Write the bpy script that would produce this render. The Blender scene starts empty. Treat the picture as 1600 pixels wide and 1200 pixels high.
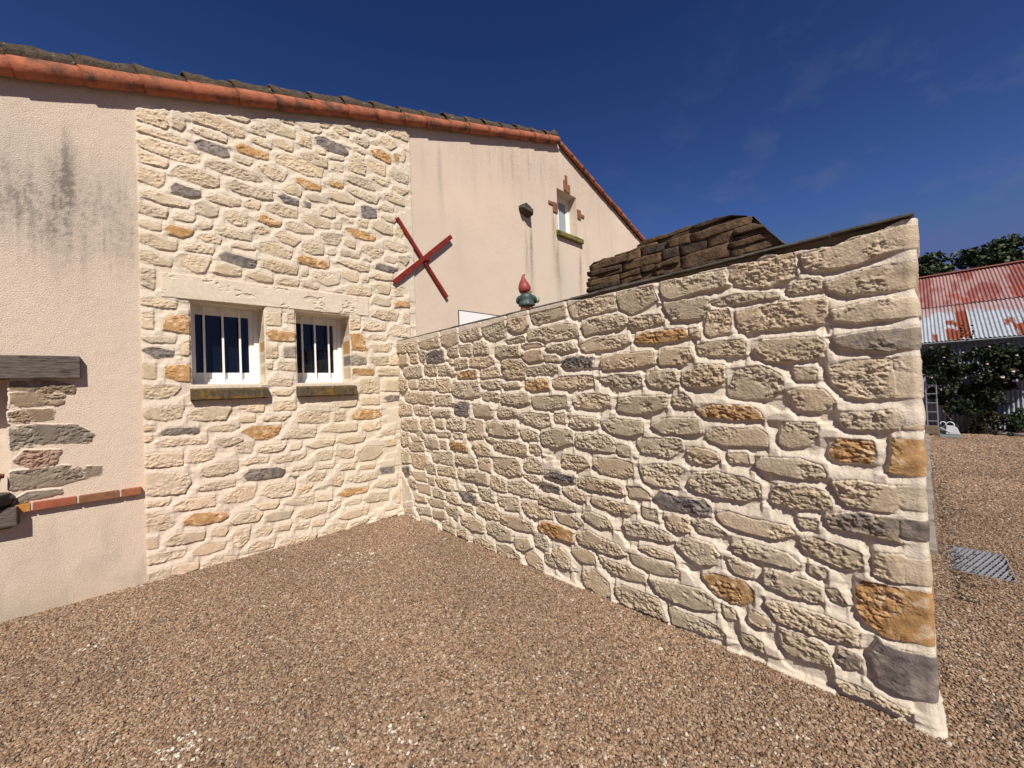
import bpy, bmesh, math, random
import numpy as np
from mathutils import Vector, Matrix, noise as mnoise
random.seed(7)
sc = bpy.context.scene
COL = sc.collection

# ------------------------------------------------------------------ camera
F_PX, PITCH, ROLL, YAW = 608.58, 0.014635, -0.039115, 0.764365
CAM = Vector((-2.526, -4.8265, 1.6))
fw = Vector((math.sin(YAW)*math.cos(PITCH), math.cos(YAW)*math.cos(PITCH), math.sin(PITCH)))
xr = Vector((math.cos(YAW), -math.sin(YAW), 0)); up = xr.cross(fw)
cr, sr = math.cos(ROLL), math.sin(ROLL)
X_, U_ = xr*cr + up*sr, up*cr - xr*sr
cd = bpy.data.cameras.new('camera'); cam = bpy.data.objects.new('camera', cd); COL.objects.link(cam)
cd.sensor_width = 36; cd.sensor_fit = 'HORIZONTAL'; cd.lens = F_PX/1600*36; cd.clip_start = .05; cd.clip_end = 3000
m = Matrix((X_, U_, -fw)).transposed().to_4x4(); m.translation = CAM; cam.matrix_world = m
sc.camera = cam

# ------------------------------------------------------------------ light and sky
SUN_EL, SUN_AZ = math.radians(46), math.radians(33)      # azimuth measured from -Y towards -X
to_sun = Vector((-math.sin(SUN_AZ)*math.cos(SUN_EL), -math.cos(SUN_AZ)*math.cos(SUN_EL), math.sin(SUN_EL)))
sl = bpy.data.lights.new('sun', 'SUN'); so = bpy.data.objects.new('sun', sl); COL.objects.link(so)
sl.energy = 4.6; sl.angle = math.radians(.5); sl.color = (1, .945, .855)
so.rotation_euler = to_sun.to_track_quat('Z', 'Y').to_euler()
w = bpy.data.worlds.new('World'); sc.world = w; w.use_nodes = True
nt = w.node_tree; bg = nt.nodes['Background']
sky = nt.nodes.new('ShaderNodeTexSky'); sky.sky_type = 'NISHITA'; sky.sun_disc = False
sky.sun_elevation = SUN_EL
sky.sun_rotation = math.atan2(to_sun.x, to_sun.y)
sky.air_density = 1.0; sky.dust_density = .2; sky.ozone_density = 3.0; sky.altitude = 100
SKY_STRENGTH = .055
# a deep, polarised blue and a few thin cirrus streaks
hsv = nt.nodes.new('ShaderNodeHueSaturation'); hsv.inputs['Saturation'].default_value = 1.1
tint = nt.nodes.new('ShaderNodeMixRGB'); tint.blend_type = 'MULTIPLY'; tint.inputs[0].default_value = 1; tint.inputs[2].default_value = (.72, .79, 1.12, 1)
gtc = nt.nodes.new('ShaderNodeTexCoord'); gsep = nt.nodes.new('ShaderNodeSeparateXYZ'); nt.links.new(gtc.outputs['Generated'], gsep.inputs[0])
gr_ = nt.nodes.new('ShaderNodeValToRGB'); gr_.color_ramp.elements[0].color = (1.35, 1.10, 1.0, 1); gr_.color_ramp.elements[1].position = .68; gr_.color_ramp.elements[1].color = (.64, .62, .68, 1); q_ = gr_.color_ramp.elements.new(.34); q_.color = (1.02, .95, .95, 1)
nt.links.new(gsep.outputs[2], gr_.inputs[0]); gm = nt.nodes.new('ShaderNodeMixRGB'); gm.blend_type = 'MULTIPLY'; gm.inputs[0].default_value = 1
nt.links.new(sky.outputs[0], gm.inputs[1]); nt.links.new(gr_.outputs[0], gm.inputs[2]); nt.links.new(gm.outputs[0], tint.inputs[1]); nt.links.new(tint.outputs[0], hsv.inputs['Color'])
tc = nt.nodes.new('ShaderNodeTexCoord')
mp = nt.nodes.new('ShaderNodeMapping'); mp.inputs['Scale'].default_value = (1.2, 5.5, 9); mp.inputs['Rotation'].default_value = (.35, .2, .5)
nt.links.new(tc.outputs['Generated'], mp.inputs[0])
n1 = nt.nodes.new('ShaderNodeTexNoise'); n1.inputs['Scale'].default_value = 1.7; n1.inputs['Detail'].default_value = 6; n1.inputs['Roughness'].default_value = .6
nt.links.new(mp.outputs[0], n1.inputs[0])
rp = nt.nodes.new('ShaderNodeValToRGB'); rp.color_ramp.elements[0].position = .50; rp.color_ramp.elements[1].position = .85
nt.links.new(n1.outputs[0], rp.inputs[0])
mul = nt.nodes.new('ShaderNodeMath'); mul.operation = 'MULTIPLY'; mul.inputs[1].default_value = .38
# the wisps only drift over the eastern sky
sep = nt.nodes.new('ShaderNodeSeparateXYZ'); nt.links.new(tc.outputs['Generated'], sep.inputs[0])
ea = nt.nodes.new('ShaderNodeMapRange'); ea.inputs[1].default_value = .70; ea.inputs[2].default_value = .97; nt.links.new(sep.outputs[0], ea.inputs[0])
m3 = nt.nodes.new('ShaderNodeMath'); m3.operation = 'MULTIPLY'; nt.links.new(rp.outputs[0], m3.inputs[0]); nt.links.new(ea.outputs[0], m3.inputs[1]); nt.links.new(m3.outputs[0], mul.inputs[0])
mx = nt.nodes.new('ShaderNodeMixRGB'); mx.inputs[2].default_value = (2.6, 2.9, 4.2, 1)
nt.links.new(mul.outputs[0], mx.inputs[0]); nt.links.new(hsv.outputs[0], mx.inputs[1])
dk = nt.nodes.new('ShaderNodeMixRGB'); dk.blend_type = 'DARKEN'; dk.inputs[0].default_value = 1; dk.inputs[2].default_value = (1.3, 1.95, 4.5, 1)
nt.links.new(mx.outputs[0], dk.inputs[1]); nt.links.new(dk.outputs[0], bg.inputs['Color']); bg.inputs['Strength'].default_value = SKY_STRENGTH
sc.view_settings.view_transform = 'Standard'; sc.view_settings.look = 'None'
sc.view_settings.exposure = .36; sc.view_settings.gamma = 1
sc.render.engine = 'CYCLES'

# ------------------------------------------------------------------ helpers
def tag(o, label=None, cat=None, group=None, kind=None):
    if label: o['label'] = label
    if cat: o['category'] = cat
    if group: o['group'] = group
    if kind: o['kind'] = kind
    return o
def empty(name, loc, rz=0):
    o = bpy.data.objects.new(name, None); COL.objects.link(o); o.location = loc; o.rotation_euler = (0, 0, rz)
    o.empty_display_size = .1
    return o
def link(name, me, mat=None, parent=None, smooth=False):
    o = bpy.data.objects.new(name, me); COL.objects.link(o)
    if mat: me.materials.append(mat)
    if parent: o.parent = parent
    if smooth:
        me.polygons.foreach_set('use_smooth', np.ones(len(me.polygons), dtype=bool))
    return o
def box(bm, x0, y0, z0, x1, y1, z1):
    v = [bm.verts.new(c) for c in ((x0,y0,z0),(x1,y0,z0),(x1,y1,z0),(x0,y1,z0),(x0,y0,z1),(x1,y0,z1),(x1,y1,z1),(x0,y1,z1))]
    for f in ((0,3,2,1),(4,5,6,7),(0,1,5,4),(1,2,6,5),(2,3,7,6),(3,0,4,7)): bm.faces.new([v[i] for i in f])
    return v
def bm_obj(name, bm, mat, parent=None, smooth=False, bevel=0):
    if bevel:
        bmesh.ops.bevel(bm, geom=list(bm.edges), offset=bevel, segments=2, affect='EDGES', profile=.7)
    bmesh.ops.recalc_face_normals(bm, faces=bm.faces)
    me = bpy.data.meshes.new(name); bm.to_mesh(me); bm.free()
    return link(name, me, mat, parent, smooth)
def obox(name, b, mat, parent=None, bevel=.003):
    bm = bmesh.new(); box(bm, *b); return bm_obj(name, bm, mat, parent, False, bevel)
def sweep(bm, pts, rad, seg=8, cap=True):
    """tube along pts; rad is a number or one per point"""
    pts = [Vector(q) for q in pts]; rings = []
    if not hasattr(rad, '__len__'): rad = [rad]*len(pts)
    pr = None
    for i, q in enumerate(pts):
        d = (pts[min(i+1, len(pts)-1)] - pts[max(i-1, 0)]).normalized()
        a = pr if pr is not None else (Vector((0,0,1)) if abs(d.z) < .9 else Vector((1,0,0)))
        e1 = (a - d*a.dot(d)).normalized(); e2 = d.cross(e1); pr = e1
        rings.append([bm.verts.new(q + (e1*math.cos(t) + e2*math.sin(t))*rad[i]) for t in [2*math.pi*k/seg for k in range(seg)]])
    for a, b in zip(rings, rings[1:]):
        for k in range(seg): bm.faces.new((a[k], a[(k+1)%seg], b[(k+1)%seg], b[k]))
    if cap: bm.faces.new(rings[0][::-1]); bm.faces.new(rings[-1])
def lathe(bm, prof, seg=24, c=(0,0,0)):
    rings = []
    for r, z in prof:
        rings.append([bm.verts.new((c[0]+r*math.cos(t), c[1]+r*math.sin(t), c[2]+z)) for t in [2*math.pi*k/seg for k in range(seg)]])
    for a, b in zip(rings, rings[1:]):
        for k in range(seg): bm.faces.new((a[k], a[(k+1)%seg], b[(k+1)%seg], b[k]))
    bm.faces.new(rings[0][::-1]); bm.faces.new(rings[-1])
def np_mesh(name, V, F, col=None, attrs=None):
    me = bpy.data.meshes.new(name)
    V = np.asarray(V, np.float32); F = np.asarray(F, np.int32); k = F.shape[1]
    me.vertices.add(len(V)); me.vertices.foreach_set('co', V.ravel())
    me.loops.add(F.size); me.loops.foreach_set('vertex_index', F.ravel())
    me.polygons.add(len(F)); me.polygons.foreach_set('loop_start', np.arange(0, F.size, k, dtype=np.int32))
    me.update(calc_edges=True)
    if col is not None:
        a = me.color_attributes.new('Col', 'FLOAT_COLOR', 'POINT'); c = np.ones((len(V), 4), np.float32); c[:, :3] = col
        a.data.foreach_set('color', c.ravel())
    for n, v in (attrs or {}).items():
        a = me.attributes.new(n, 'FLOAT', 'POINT'); a.data.foreach_set('value', np.asarray(v, np.float32).ravel())
    return me

# ------------------------------------------------------------------ numpy noise
RNG = np.random.default_rng(11)
def vnoise(x, y, seed=0):
    r = np.random.default_rng(seed); T = r.random((256, 256)).astype(np.float32)
    xi = np.floor(x).astype(int); yi = np.floor(y).astype(int); fx = x-xi; fy = y-yi
    fx = fx*fx*(3-2*fx); fy = fy*fy*(3-2*fy)
    a = T[xi & 255, yi & 255]; b = T[(xi+1) & 255, yi & 255]; c = T[xi & 255, (yi+1) & 255]; d = T[(xi+1) & 255, (yi+1) & 255]
    return (a*(1-fx)+b*fx)*(1-fy) + (c*(1-fx)+d*fx)*fy
def fbm(x, y, f, octv=4, seed=0, gain=.5):
    s = 0; a = 1; t = 0
    for o in range(octv):
        s = s + a*vnoise(x*f + 17.3*o, y*f + 5.1*o, seed+o*7); t += a; a *= gain; f *= 2.03
    return s/t
def sstep(x, a, b):
    t = np.clip((x-a)/(b-a), 0, 1); return t*t*(3-2*t)

# ------------------------------------------------------------------ materials
def mat(name, color=(.5,.5,.5), rough=.8, bump=0, bscale=60, bdist=.004, var=0, vscale=8, metal=0, spec=.3, attr=None, detail=5, dark=None, dscale=4, dpos=(.5,.65), stretch=None, coord='Object'):
    M = bpy.data.materials.new(name); M.use_nodes = True; N = M.node_tree.nodes; L = M.node_tree.links
    P = N['Principled BSDF']; P.inputs['Roughness'].default_value = rough; P.inputs['Metallic'].default_value = metal
    P.inputs['Specular IOR Level'].default_value = spec
    tc = N.new('ShaderNodeTexCoord'); src = tc.outputs[coord]
    if stretch:
        mp = N.new('ShaderNodeMapping'); mp.inputs['Scale'].default_value = stretch; L.new(src, mp.inputs[0]); src = mp.outputs[0]
    if attr:
        a = N.new('ShaderNodeAttribute'); a.attribute_name = attr; c = a.outputs['Color']
    else:
        r = N.new('ShaderNodeRGB'); r.outputs[0].default_value = (*color, 1); c = r.outputs[0]
    def noise(s, d=detail, ro=.6):
        n = N.new('ShaderNodeTexNoise'); n.inputs['Scale'].default_value = s; n.inputs['Detail'].default_value = d; n.inputs['Roughness'].default_value = ro
        L.new(src, n.inputs['Vector']); return n.outputs['Fac']
    if var:
        mr = N.new('ShaderNodeMapRange'); mr.inputs[1].default_value = .3; mr.inputs[2].default_value = .7
        mr.inputs[3].default_value = 1-var; mr.inputs[4].default_value = 1+var; L.new(noise(vscale), mr.inputs[0])
        mm = N.new('ShaderNodeVectorMath'); mm.operation = 'SCALE'; L.new(c, mm.inputs[0]); L.new(mr.outputs[0], mm.inputs['Scale']); c = mm.outputs[0]
    if dark:
        r2 = N.new('ShaderNodeValToRGB'); r2.color_ramp.elements[0].position = dpos[0]; r2.color_ramp.elements[1].position = dpos[1]
        L.new(noise(dscale, 8, .65), r2.inputs[0])
        mx = N.new('ShaderNodeMixRGB'); L.new(r2.outputs[0], mx.inputs[0]); L.new(c, mx.inputs[1]); mx.inputs[2].default_value = (*dark, 1); c = mx.outputs[0]
    L.new(c, P.inputs['Base Color'])
    if bump:
        b = N.new('ShaderNodeBump'); b.inputs['Strength'].default_value = bump; b.inputs['Distance'].default_value = bdist
        L.new(noise(bscale, 6, .65), b.inputs['Height']); L.new(b.outputs[0], P.inputs['Normal'])
    return M
M_facing = mat('stone_facing', attr='Col', rough=.9, bump=.9, bscale=95, bdist=.006, var=.10, vscale=45, spec=.15)
M_plaster = mat('plaster', attr='Col', rough=.92, bump=1, bscale=105, bdist=.010, var=.16, vscale=110, spec=.12, detail=3)
M_reveal = mat('reveal_plaster', attr='Col', rough=.9, bump=.4, bscale=70, bdist=.004, var=.06, vscale=20, spec=.15)
M_tile = mat('terracotta_tile', (.34,.11,.055), .85, .8, 45, .008, .30, 6, dark=(.075,.05,.035), dscale=7, dpos=(.50,.66))
M_ltile = mat('lichened_tile', (.085,.060,.040), .95, 1, 40, .03, .4, 20, dark=(.30,.27,.22), dscale=22, dpos=(.60,.68))
M_white = mat('white_frame', (.80,.79,.76), .4, spec=.4, var=.03, vscale=5)
M_bar = mat('window_bar', (.82,.81,.77), .45, var=.04, vscale=9)
M_glass = mat('dark_glass', (.004,.006,.012), .04, spec=.6)
M_sill = mat('mossy_sill', (.085,.062,.036), .9, .8, 60, .008, .35, 18, dark=(.20,.11,.015), dscale=14, dpos=(.50,.66))
M_moss = mat('yellow_moss', (.17,.14,.04), .95, .8, 60, .008, .35, 25, dark=(.05,.045,.03), dscale=9, dpos=(.52,.66))
M_red = mat('red_iron', (.20,.018,.013), .75, .7, 60, .003, .3, 25, spec=.2, dark=(.085,.02,.012), dscale=9, dpos=(.50,.68))
M_beam = mat('weathered_wood', (.13,.105,.09), .9, .9, 30, .006, .35, 14, dark=(.045,.036,.03), dscale=10, dpos=(.5,.62), stretch=(1,6,9))
M_brick = mat('glazed_brick', attr='Col', rough=.6, bump=.25, bscale=50, bdist=.003, var=.25, vscale=18, spec=.5)
M_rbrick = mat('small_red_brick', (.24,.10,.055), .85, .6, 60, .004, .3, 25, dark=(.16,.07,.04), dscale=20)
M_oldstone = mat('old_rubble_stone', attr='Col', rough=.95, bump=1, bscale=38, bdist=.018, var=.4, vscale=22, dark=(.15,.14,.115), dscale=40, dpos=(.62,.72), spec=.1)
M_coping = mat('slate_coping', (.12,.105,.09), .9, .8, 40, .006, .3, 12, dark=(.05,.045,.04), dscale=9)
M_wallback = mat('wall_render', (.52,.45,.36), .9, .6, 40, .006, .12, 6)
M_dark = mat('dark_interior', (.02,.018,.016), .9)

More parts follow.
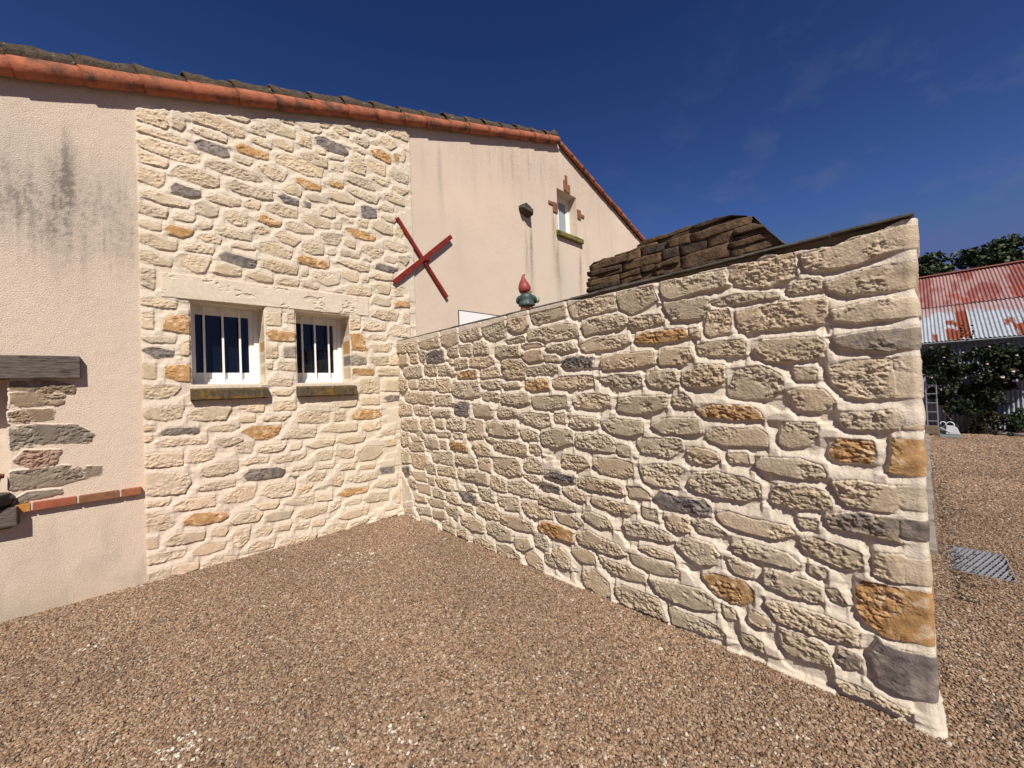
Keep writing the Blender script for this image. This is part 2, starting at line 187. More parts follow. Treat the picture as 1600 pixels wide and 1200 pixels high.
# traced stone outlines in wall coordinates, millimetres: kind then u,z pairs
GW="s4086,2208,4121,2255,4383,2267,4405,2143,4274,2114,4149,2138;s3981,2078,4114,2090,4302,2069,4319,2048,4146,2046,4027,2054;s4051,1565,4113,1663,4225,1670,4318,1608,4324,1546,4249,1499,4138,1493,4056,1516;s3798,964,3833,1030,3965,1054,4119,1037,4191,1011,4185,946,4097,912,3959,911,3828,929;s3954,802,4026,828,4158,811,4308,809,4335,771,4262,732,4106,734,3988,752;s4028,640,4104,678,4302,656,4357,617,4342,593,4210,588,4050,601;o3855,398,3938,432,4077,439,4134,396,4132,348,4088,310,4020,293,3915,320;s10,2252,256,2235,260,2141,10,2154;s279,2255,555,2229,526,2110,326,2134,268,2190;s594,2208,1022,2239,1041,2129,718,2138,602,2171;s1074,2223,1389,2235,1391,2147,1269,2109,1153,2122,1087,2163;s1435,2225,1784,2244,1793,2160,1736,2137,1505,2138,1454,2172;s86,2107,290,2094,304,1983,78,1988;s356,2099,524,2083,548,1986,360,1995;s577,2115,716,2102,732,2049,668,1981,590,1998,564,2064;g752,2067,941,2095,1098,2069,1109,1966,931,1951,765,1974;s1191,2065,1268,2095,1395,2086,1389,1989,1221,2005;s1411,2089,1613,2081,1614,1987,1435,1990;s1193,1954,1274,1943,1281,1914,1216,1924;s1315,1949,1560,1934,1556,1866,1427,1853,1326,1864;s176,1908,399,1938,625,1922,637,1817,494,1798,260,1820;s694,1928,947,1920,949,1810,792,1808,688,1835;s982,1897,1172,1898,1291,1829,1282,1801,994,1808;o1360,1778,1424,1802,1689,1809,1692,1743,1511,1743,1374,1749;s300,1769,501,1749,506,1669,358,1668,295,1703;s552,1747,614,1760,900,1748,912,1657,566,1652,538,1695;s945,1746,1204,1739,1212,1610,1016,1610,949,1671;s1255,1632,1370,1694,1696,1690,1726,1619,1716,1558,1468,1535,1283,1575;s197,1573,311,1615,491,1606,494,1494,345,1484,216,1523;s511,1600,853,1593,854,1477,693,1478,515,1504;s885,1522,977,1556,1225,1552,1227,1462,899,1457;s75,1790,257,1782,261,1682,179,1635,64,1638;s1810,2227,2144,2241,2155,2168,2106,2104,1966,2090,1830,2138;s2189,2254,2439,2243,2454,2165,2392,2121,2282,2121,2199,2172;s2491,2253,2872,2251,2857,2179,2550,2160,2495,2206;s1664,2093,1819,2086,1883,2047,1887,1972,1674,1976;s2001,2013,2331,1998,2333,1910,2080,1913,1997,1951;s2163,2057,2389,2073,2401,2038,2191,2033;s2357,1990,2553,1992,2602,1968,2396,1962;s2443,2090,2560,2112,2798,2123,2907,2103,2970,2089,2992,2010,2880,1999,2616,2008,2543,2040,2453,2032;s2662,1962,2932,1954,2961,1904,2853,1893,2695,1922;s2353,1918,2500,1937,2600,1932,2608,1849,2443,1839,2378,1877;s2633,1865,2750,1859,2782,1821,2643,1828;g2821,1813,2883,1839,3117,1823,3104,1750,2931,1745,2836,1769;s1599,1921,1654,1939,1924,1927,1969,1871,1854,1842,1649,1857,1596,1871;s1768,1800,1853,1816,2012,1805,2047,1736,1781,1734;s2085,1862,2212,1887,2337,1862,2401,1799,2342,1706,2158,1710,2094,1769;s2406,1775,2542,1789,2747,1788,2767,1743,2685,1721,2410,1731;o2379,1647,2421,1678,2647,1677,2666,1600,2480,1582,2390,1608;s2717,1661,2809,1683,3110,1680,3116,1611,3006,1586,2725,1607;s1760,1675,1845,1693,2029,1691,2025,1629,1922,1617;s2094,1637,2270,1656,2303,1625,2108,1616;s1779,1556,1855,1581,2006,1563,1996,1521,1851,1502,1777,1529;s2065,1526,2134,1555,2414,1550,2416,1484,2286,1455,2086,1485;s2457,1502,2528,1525,2845,1529,2846,1447,2669,1424,2485,1432;s1625,1459,1880,1454,1934,1412,1923,1349,1654,1343;s2004,1392,2097,1424,2256,1411,2260,1366,2047,1342;s2910,2237,3069,2275,3315,2245,3325,2156,3172,2151,2948,2155;s3350,2232,3459,2259,3610,2250,3636,2164,3542,2118,3451,2098,3373,2148;s3674,2225,3805,2262,4055,2250,4070,2165,3935,2158,3744,2143,3689,2176;s3027,2082,3140,2118,3384,2097,3409,2038,3353,2010,3056,2005;s3430,2059,3502,2066,3660,2052,3670,2010,3511,1987,3434,2004;s3686,2121,3809,2120,3953,2108,3960,2039,3908,2000,3738,2016;s3959,2018,4064,2020,4079,1957,4058,1890,3962,1877,3934,1907;s2995,1926,3132,1963,3404,1942,3429,1902,3346,1869,3033,1875;o3476,1933,3547,1953,3801,1941,3831,1888,3686,1873,3568,1875,3480,1891;s3843,1935,3895,1933,3893,1881,3847,1897;s3880,1829,3999,1837,4145,1830,4142,1752,3996,1755,3898,1774;s3192,1802,3344,1826,3589,1815,3598,1739,3433,1721,3210,1724;s3636,1787,3684,1822,3838,1812,3861,1756,3791,1719,3645,1730;s3177,1649,3294,1668,3495,1664,3499,1599,3399,1566,3276,1588;s3538,1644,3595,1682,3745,1678,3753,1601,3695,1569,3579,1584;s3788,1654,3895,1711,4031,1691,4037,1620,3988,1571,3817,1576,3786,1610;s2914,1483,3016,1543,3244,1520,3241,1457,3136,1431,2945,1436;s3321,1494,3423,1511,3670,1519,3667,1446,3595,1417,3444,1397,3310,1420;s3715,1502,3783,1534,3833,1479,3821,1447,3724,1458;o3868,1437,3964,1458,4163,1449,4212,1411,4219,1382,4072,1378,3912,1395;s3175,1316,3279,1357,3493,1339,3496,1268,3384,1244,3246,1255;s2881,1346,2958,1362,3132,1353,3122,1301,2970,1274,2878,1284;s3560,1318,3686,1368,3880,1373,3887,1289,3814,1274,3636,1276;s3916,1280,3977,1319,4192,1324,4240,1289,4238,1237,4029,1221,3925,1249;s2933,1205,2983,1222,3215,1228,3271,1194,3253,1118,3090,1117,2938,1131;s3297,1147,3326,1167,3393,1154,3377,1098,3309,1098;s3454,1195,3513,1234,3758,1228,3766,1174,3675,1115,3483,1138;s3798,1165,3852,1191,3970,1170,3988,1131,3928,1094,3806,1112;s4036,1166,4135,1175,4132,1126,4043,1122;s2787,1049,2991,1042,3036,993,2953,950,2782,951;s4433,2229,4511,2243,4703,2261,4815,2256,4846,2223,4845,2185,4757,2165,4637,2140,4473,2148,4445,2173;s4369,2101,4414,2113,4499,2098,4504,2054,4433,2047,4367,2056;s4525,2075,4636,2095,4788,2109,4847,2101,4845,1987,4750,1992,4594,2001,4543,2037;s4110,1990,4197,1994,4304,2008,4417,2001,4525,1993,4525,1920,4497,1877,4412,1876,4274,1878,4158,1879,4116,1920;s4546,1925,4623,1936,4690,1949,4774,1948,4779,1877,4745,1859,4626,1857,4557,1880;s4796,1952,4846,1949,4846,1866,4801,1866;s4187,1764,4239,1816,4480,1805,4506,1767,4490,1708,4345,1694,4243,1702;m4547,1797,4685,1804,4846,1798,4846,1745,4728,1711,4621,1730,4559,1761;s4377,1655,4466,1645,4457,1593,4386,1596;s4514,1646,4619,1672,4738,1670,4745,1567,4748,1505,4673,1494,4581,1507,4525,1577;s4755,1669,4844,1677,4844,1488,4756,1497;s4346,1529,4413,1546,4490,1535,4528,1474,4479,1431,4379,1430;s4543,1395,4582,1417,4750,1436,4768,1393,4747,1354,4641,1341,4567,1354;s4777,1436,4836,1441,4836,1354,4771,1351;s4309,1334,4329,1363,4453,1363,4450,1288,4413,1250,4339,1235,4302,1260;s4180,1136,4210,1168,4374,1175,4459,1149,4481,1117,4470,1089,4385,1078,4232,1095,4183,1113;o4506,1231,4538,1285,4663,1285,4668,1245,4647,1187,4547,1180,4515,1198;o4733,1298,4836,1305,4836,1154,4772,1142,4711,1154,4730,1203;s4252,994,4277,1026,4405,1036,4480,1005,4492,955,4471,929,4341,918,4249,928;s4510,1069,4582,1088,4644,1089,4731,1078,4750,1003,4721,966,4639,966,4565,968,4534,1005;s4739,1083,4823,1092,4825,1062,4835,1004,4819,986,4758,989;m4476,900,4613,937,4742,939,4741,830,4727,834,4640,845,4494,844;g4750,937,4838,945,4834,824,4781,825,4747,863;s4364,743,4430,772,4543,754,4599,736,4603,672,4539,652,4440,675,4370,708;s4648,734,4667,763,4749,766,4745,649,4697,645,4651,654;s4757,757,4832,763,4831,673,4756,656;s4354,857,4433,865,4424,819,4374,817;s4402,620,4465,621,4467,579,4401,584;s4191,519,4225,548,4399,539,4440,518,4441,449,4344,440,4189,461;o4578,565,4608,606,4770,616,4834,624,4831,399,4762,390,4677,375,4612,416,4580,473;s4102,248,4143,282,4205,270,4206,218,4148,203,4104,212;s4193,363,4276,385,4441,388,4516,370,4581,357,4573,292,4475,273,4370,278,4250,280;s4255,230,4334,237,4435,231,4459,185,4469,134,4378,123,4294,118,4259,145;m4498,219,4529,241,4579,233,4574,177,4526,161,4496,179;g4618,274,4660,353,4676,338,4744,332,4828,335,4831,218,4818,176,4721,132,4641,149,4627,210;s4064,132,4113,134,4160,119,4166,77,4061,75;s4486,78,4553,89,4628,82,4650,79,4687,69,4739,62,4717,35,4610,57,4515,38;s4466,519,4498,530,4532,479,4483,476;s3076,998,3125,1055,3300,1060,3408,1047,3404,963,3322,939,3150,955;s3465,1018,3584,1055,3701,1068,3766,1043,3729,961,3717,926,3578,916,3493,939;s2931,833,3024,899,3319,884,3330,818,3202,810,3003,810;s3366,873,3465,882,3520,850,3512,819,3370,806;g3550,831,3612,888,3714,860,3883,868,3916,832,3900,787,3754,779,3654,782;s3055,746,3184,743,3406,741,3418,713,3350,669,3181,679,3061,708;s3471,747,3570,749,3572,675,3475,689;s3622,725,3697,746,3790,738,3781,655,3714,628,3659,649;s3810,726,3858,752,3936,722,3992,695,3953,670,3844,670;s2960,603,3042,626,3178,609,3226,550,3099,527,2991,562;s3313,606,3440,634,3646,612,3678,575,3643,555,3487,551,3343,540;s2894,433,3002,479,3125,450,3270,436,3316,387,3237,353,3028,360,2915,371;s3439,468,3534,493,3674,474,3684,449,3556,441;s3700,559,3768,620,3921,605,3953,562,3926,498,3845,469,3763,499;s4004,536,4042,557,4129,533,4122,473,4038,476;s3363,394,3468,405,3648,400,3714,376,3690,341,3526,317,3374,343;s2635,242,2720,279,2806,232,2800,120,2711,121,2640,172;s2826,279,2963,329,3056,289,3053,236,2924,218;s3095,300,3263,298,3461,274,3466,228,3327,207,3173,221;s3505,276,3642,286,3838,308,3931,278,3914,210,3801,178,3580,186;s2936,135,3051,183,3169,131,3171,30,3088,1,2948,45;s3233,127,3297,148,3554,154,3586,75,3607,27,3462,28,3305,16,3237,54;s3635,127,3724,117,3850,123,3929,113,3966,88,3906,42,3795,37,3653,23;s3968,251,4029,254,4044,200,3980,195;g1296,1455,1404,1486,1556,1476,1532,1354,1360,1341,1273,1381;s403,1430,764,1431,758,1339,445,1345;s27,1453,356,1442,348,1331,18,1325;s825,1386,1200,1391,1178,1326,863,1330;s64,1224,170,1265,509,1263,524,1144,211,1129,60,1173;s555,1264,838,1273,851,1149,635,1126;s900,1275,1060,1279,1055,1203,916,1208;s1115,1238,1213,1305,1428,1311,1454,1189,1315,1182,1132,1206;s1493,1272,1562,1305,1766,1281,1756,1125,1517,1121;s1840,1265,1957,1288,2250,1262,2259,1183,2115,1157,1864,1180;s2281,1351,2380,1379,2652,1376,2669,1295,2581,1267,2376,1302;s2310,1212,2420,1235,2511,1206,2497,1155,2344,1153;s2716,1377,2818,1387,2814,1316,2713,1321;s2557,1225,2730,1258,2889,1242,2893,1150,2722,1113,2574,1127;s53,1071,258,1094,248,958,93,909,45,968;s911,1129,1184,1133,1163,1099,929,1092;s1239,1136,1417,1135,1397,1093,1255,1094;s452,1117,613,1125,630,1056,471,1046;s1802,1128,1919,1117,1888,1086;s1916,1079,2058,1107,2364,1085,2360,1007,2132,995,1942,1024;s1595,1045,1769,1078,1855,1017,1851,950,1669,952;s2412,1098,2505,1105,2548,1058,2501,1021,2421,1039;s651,1034,762,1075,946,1042,940,952,668,965;s245,962,581,986,631,902,341,877;s312,1048,510,1060,583,1015,389,1002;s972,1032,1102,1032,1097,960,967,958;o1165,1028,1258,1052,1489,1026,1500,967,1192,976;s67,854,259,870,248,714,56,694;s296,822,645,845,658,759,559,669,327,682;s809,888,1204,915,1211,791,821,795;s1280,913,1617,878,1626,821,1420,815,1275,842;s1670,892,1849,918,1854,792,1691,812;s1910,932,2216,956,2276,903,2282,824,2120,780,1915,815;s2340,939,2461,994,2534,946,2549,879,2396,874,2337,896;g51,619,244,663,258,572,132,555;s637,717,852,742,863,649,668,644;s919,731,1239,750,1249,663,931,658;s1299,740,1387,751,1396,666,1309,671;s1472,744,1791,768,1809,658,1630,665,1439,672;s1862,730,1982,754,2083,714,2067,636,1857,634;s2116,719,2329,750,2446,725,2470,638,2282,634,2090,647;g2585,870,2676,902,2892,883,2882,831,2708,832;g2515,756,2563,791,2730,769,2719,727,2596,728;s2333,816,2471,820,2526,786,2411,783;s300,587,630,619,642,524,395,519;s681,568,807,585,819,511,695,502;s859,592,1138,613,1163,509,971,506;s212,493,394,498,368,404,227,423;s410,450,711,476,723,382,444,375;s780,448,1001,465,1012,384,793,384;g1313,498,1459,530,1607,504,1589,427,1396,434;s1434,586,1573,598,1597,561,1460,547;s1652,586,1879,606,1897,507,1724,500;s1064,439,1294,433,1290,372,1091,371;s1960,565,2238,590,2243,488,2102,468,1968,504;s2289,577,2439,597,2640,553,2637,498,2432,469,2315,488;s2509,651,2630,686,2880,651,2878,613,2660,597,2516,611;s2772,756,2855,775,2995,760,2977,707,2867,694;s362,322,611,334,625,268,378,264;s664,314,1009,338,1005,273,714,256;s1363,368,1533,383,1543,326,1389,321;s1629,417,1772,460,1951,416,1958,340,1765,330,1611,348;s1985,391,2207,422,2409,393,2405,329,2222,308,2003,318;s2675,539,2860,571,2952,527,2903,484,2740,480;o2477,408,2545,451,2705,452,2861,436,2849,356,2682,347,2503,359;s77,85,289,136,341,14,114,9;s390,166,710,198,724,133,445,106;s764,198,1018,230,1013,156,776,125;s1054,292,1272,316,1264,191,1082,225;s1341,242,1554,287,1721,240,1704,164,1518,145,1352,193;s1760,249,1909,298,2124,270,2130,181,1948,151,1781,190;s2175,223,2362,254,2398,192,2295,136,2192,138;s2434,314,2539,339,2580,268,2568,210,2439,231;s479,43,840,44,838,16,514,2;s961,108,1141,165,1197,88,1193,17,973,37;s1258,85,1434,125,1442,25,1269,35;s1541,67,1701,106,1872,69,1868,6,1564,6;s1908,79,2082,109,2229,60,2216,12,1939,9;s2294,107,2415,147,2507,97,2503,12,2330,31;s2548,177,2603,192,2644,123,2625,90,2545,107"
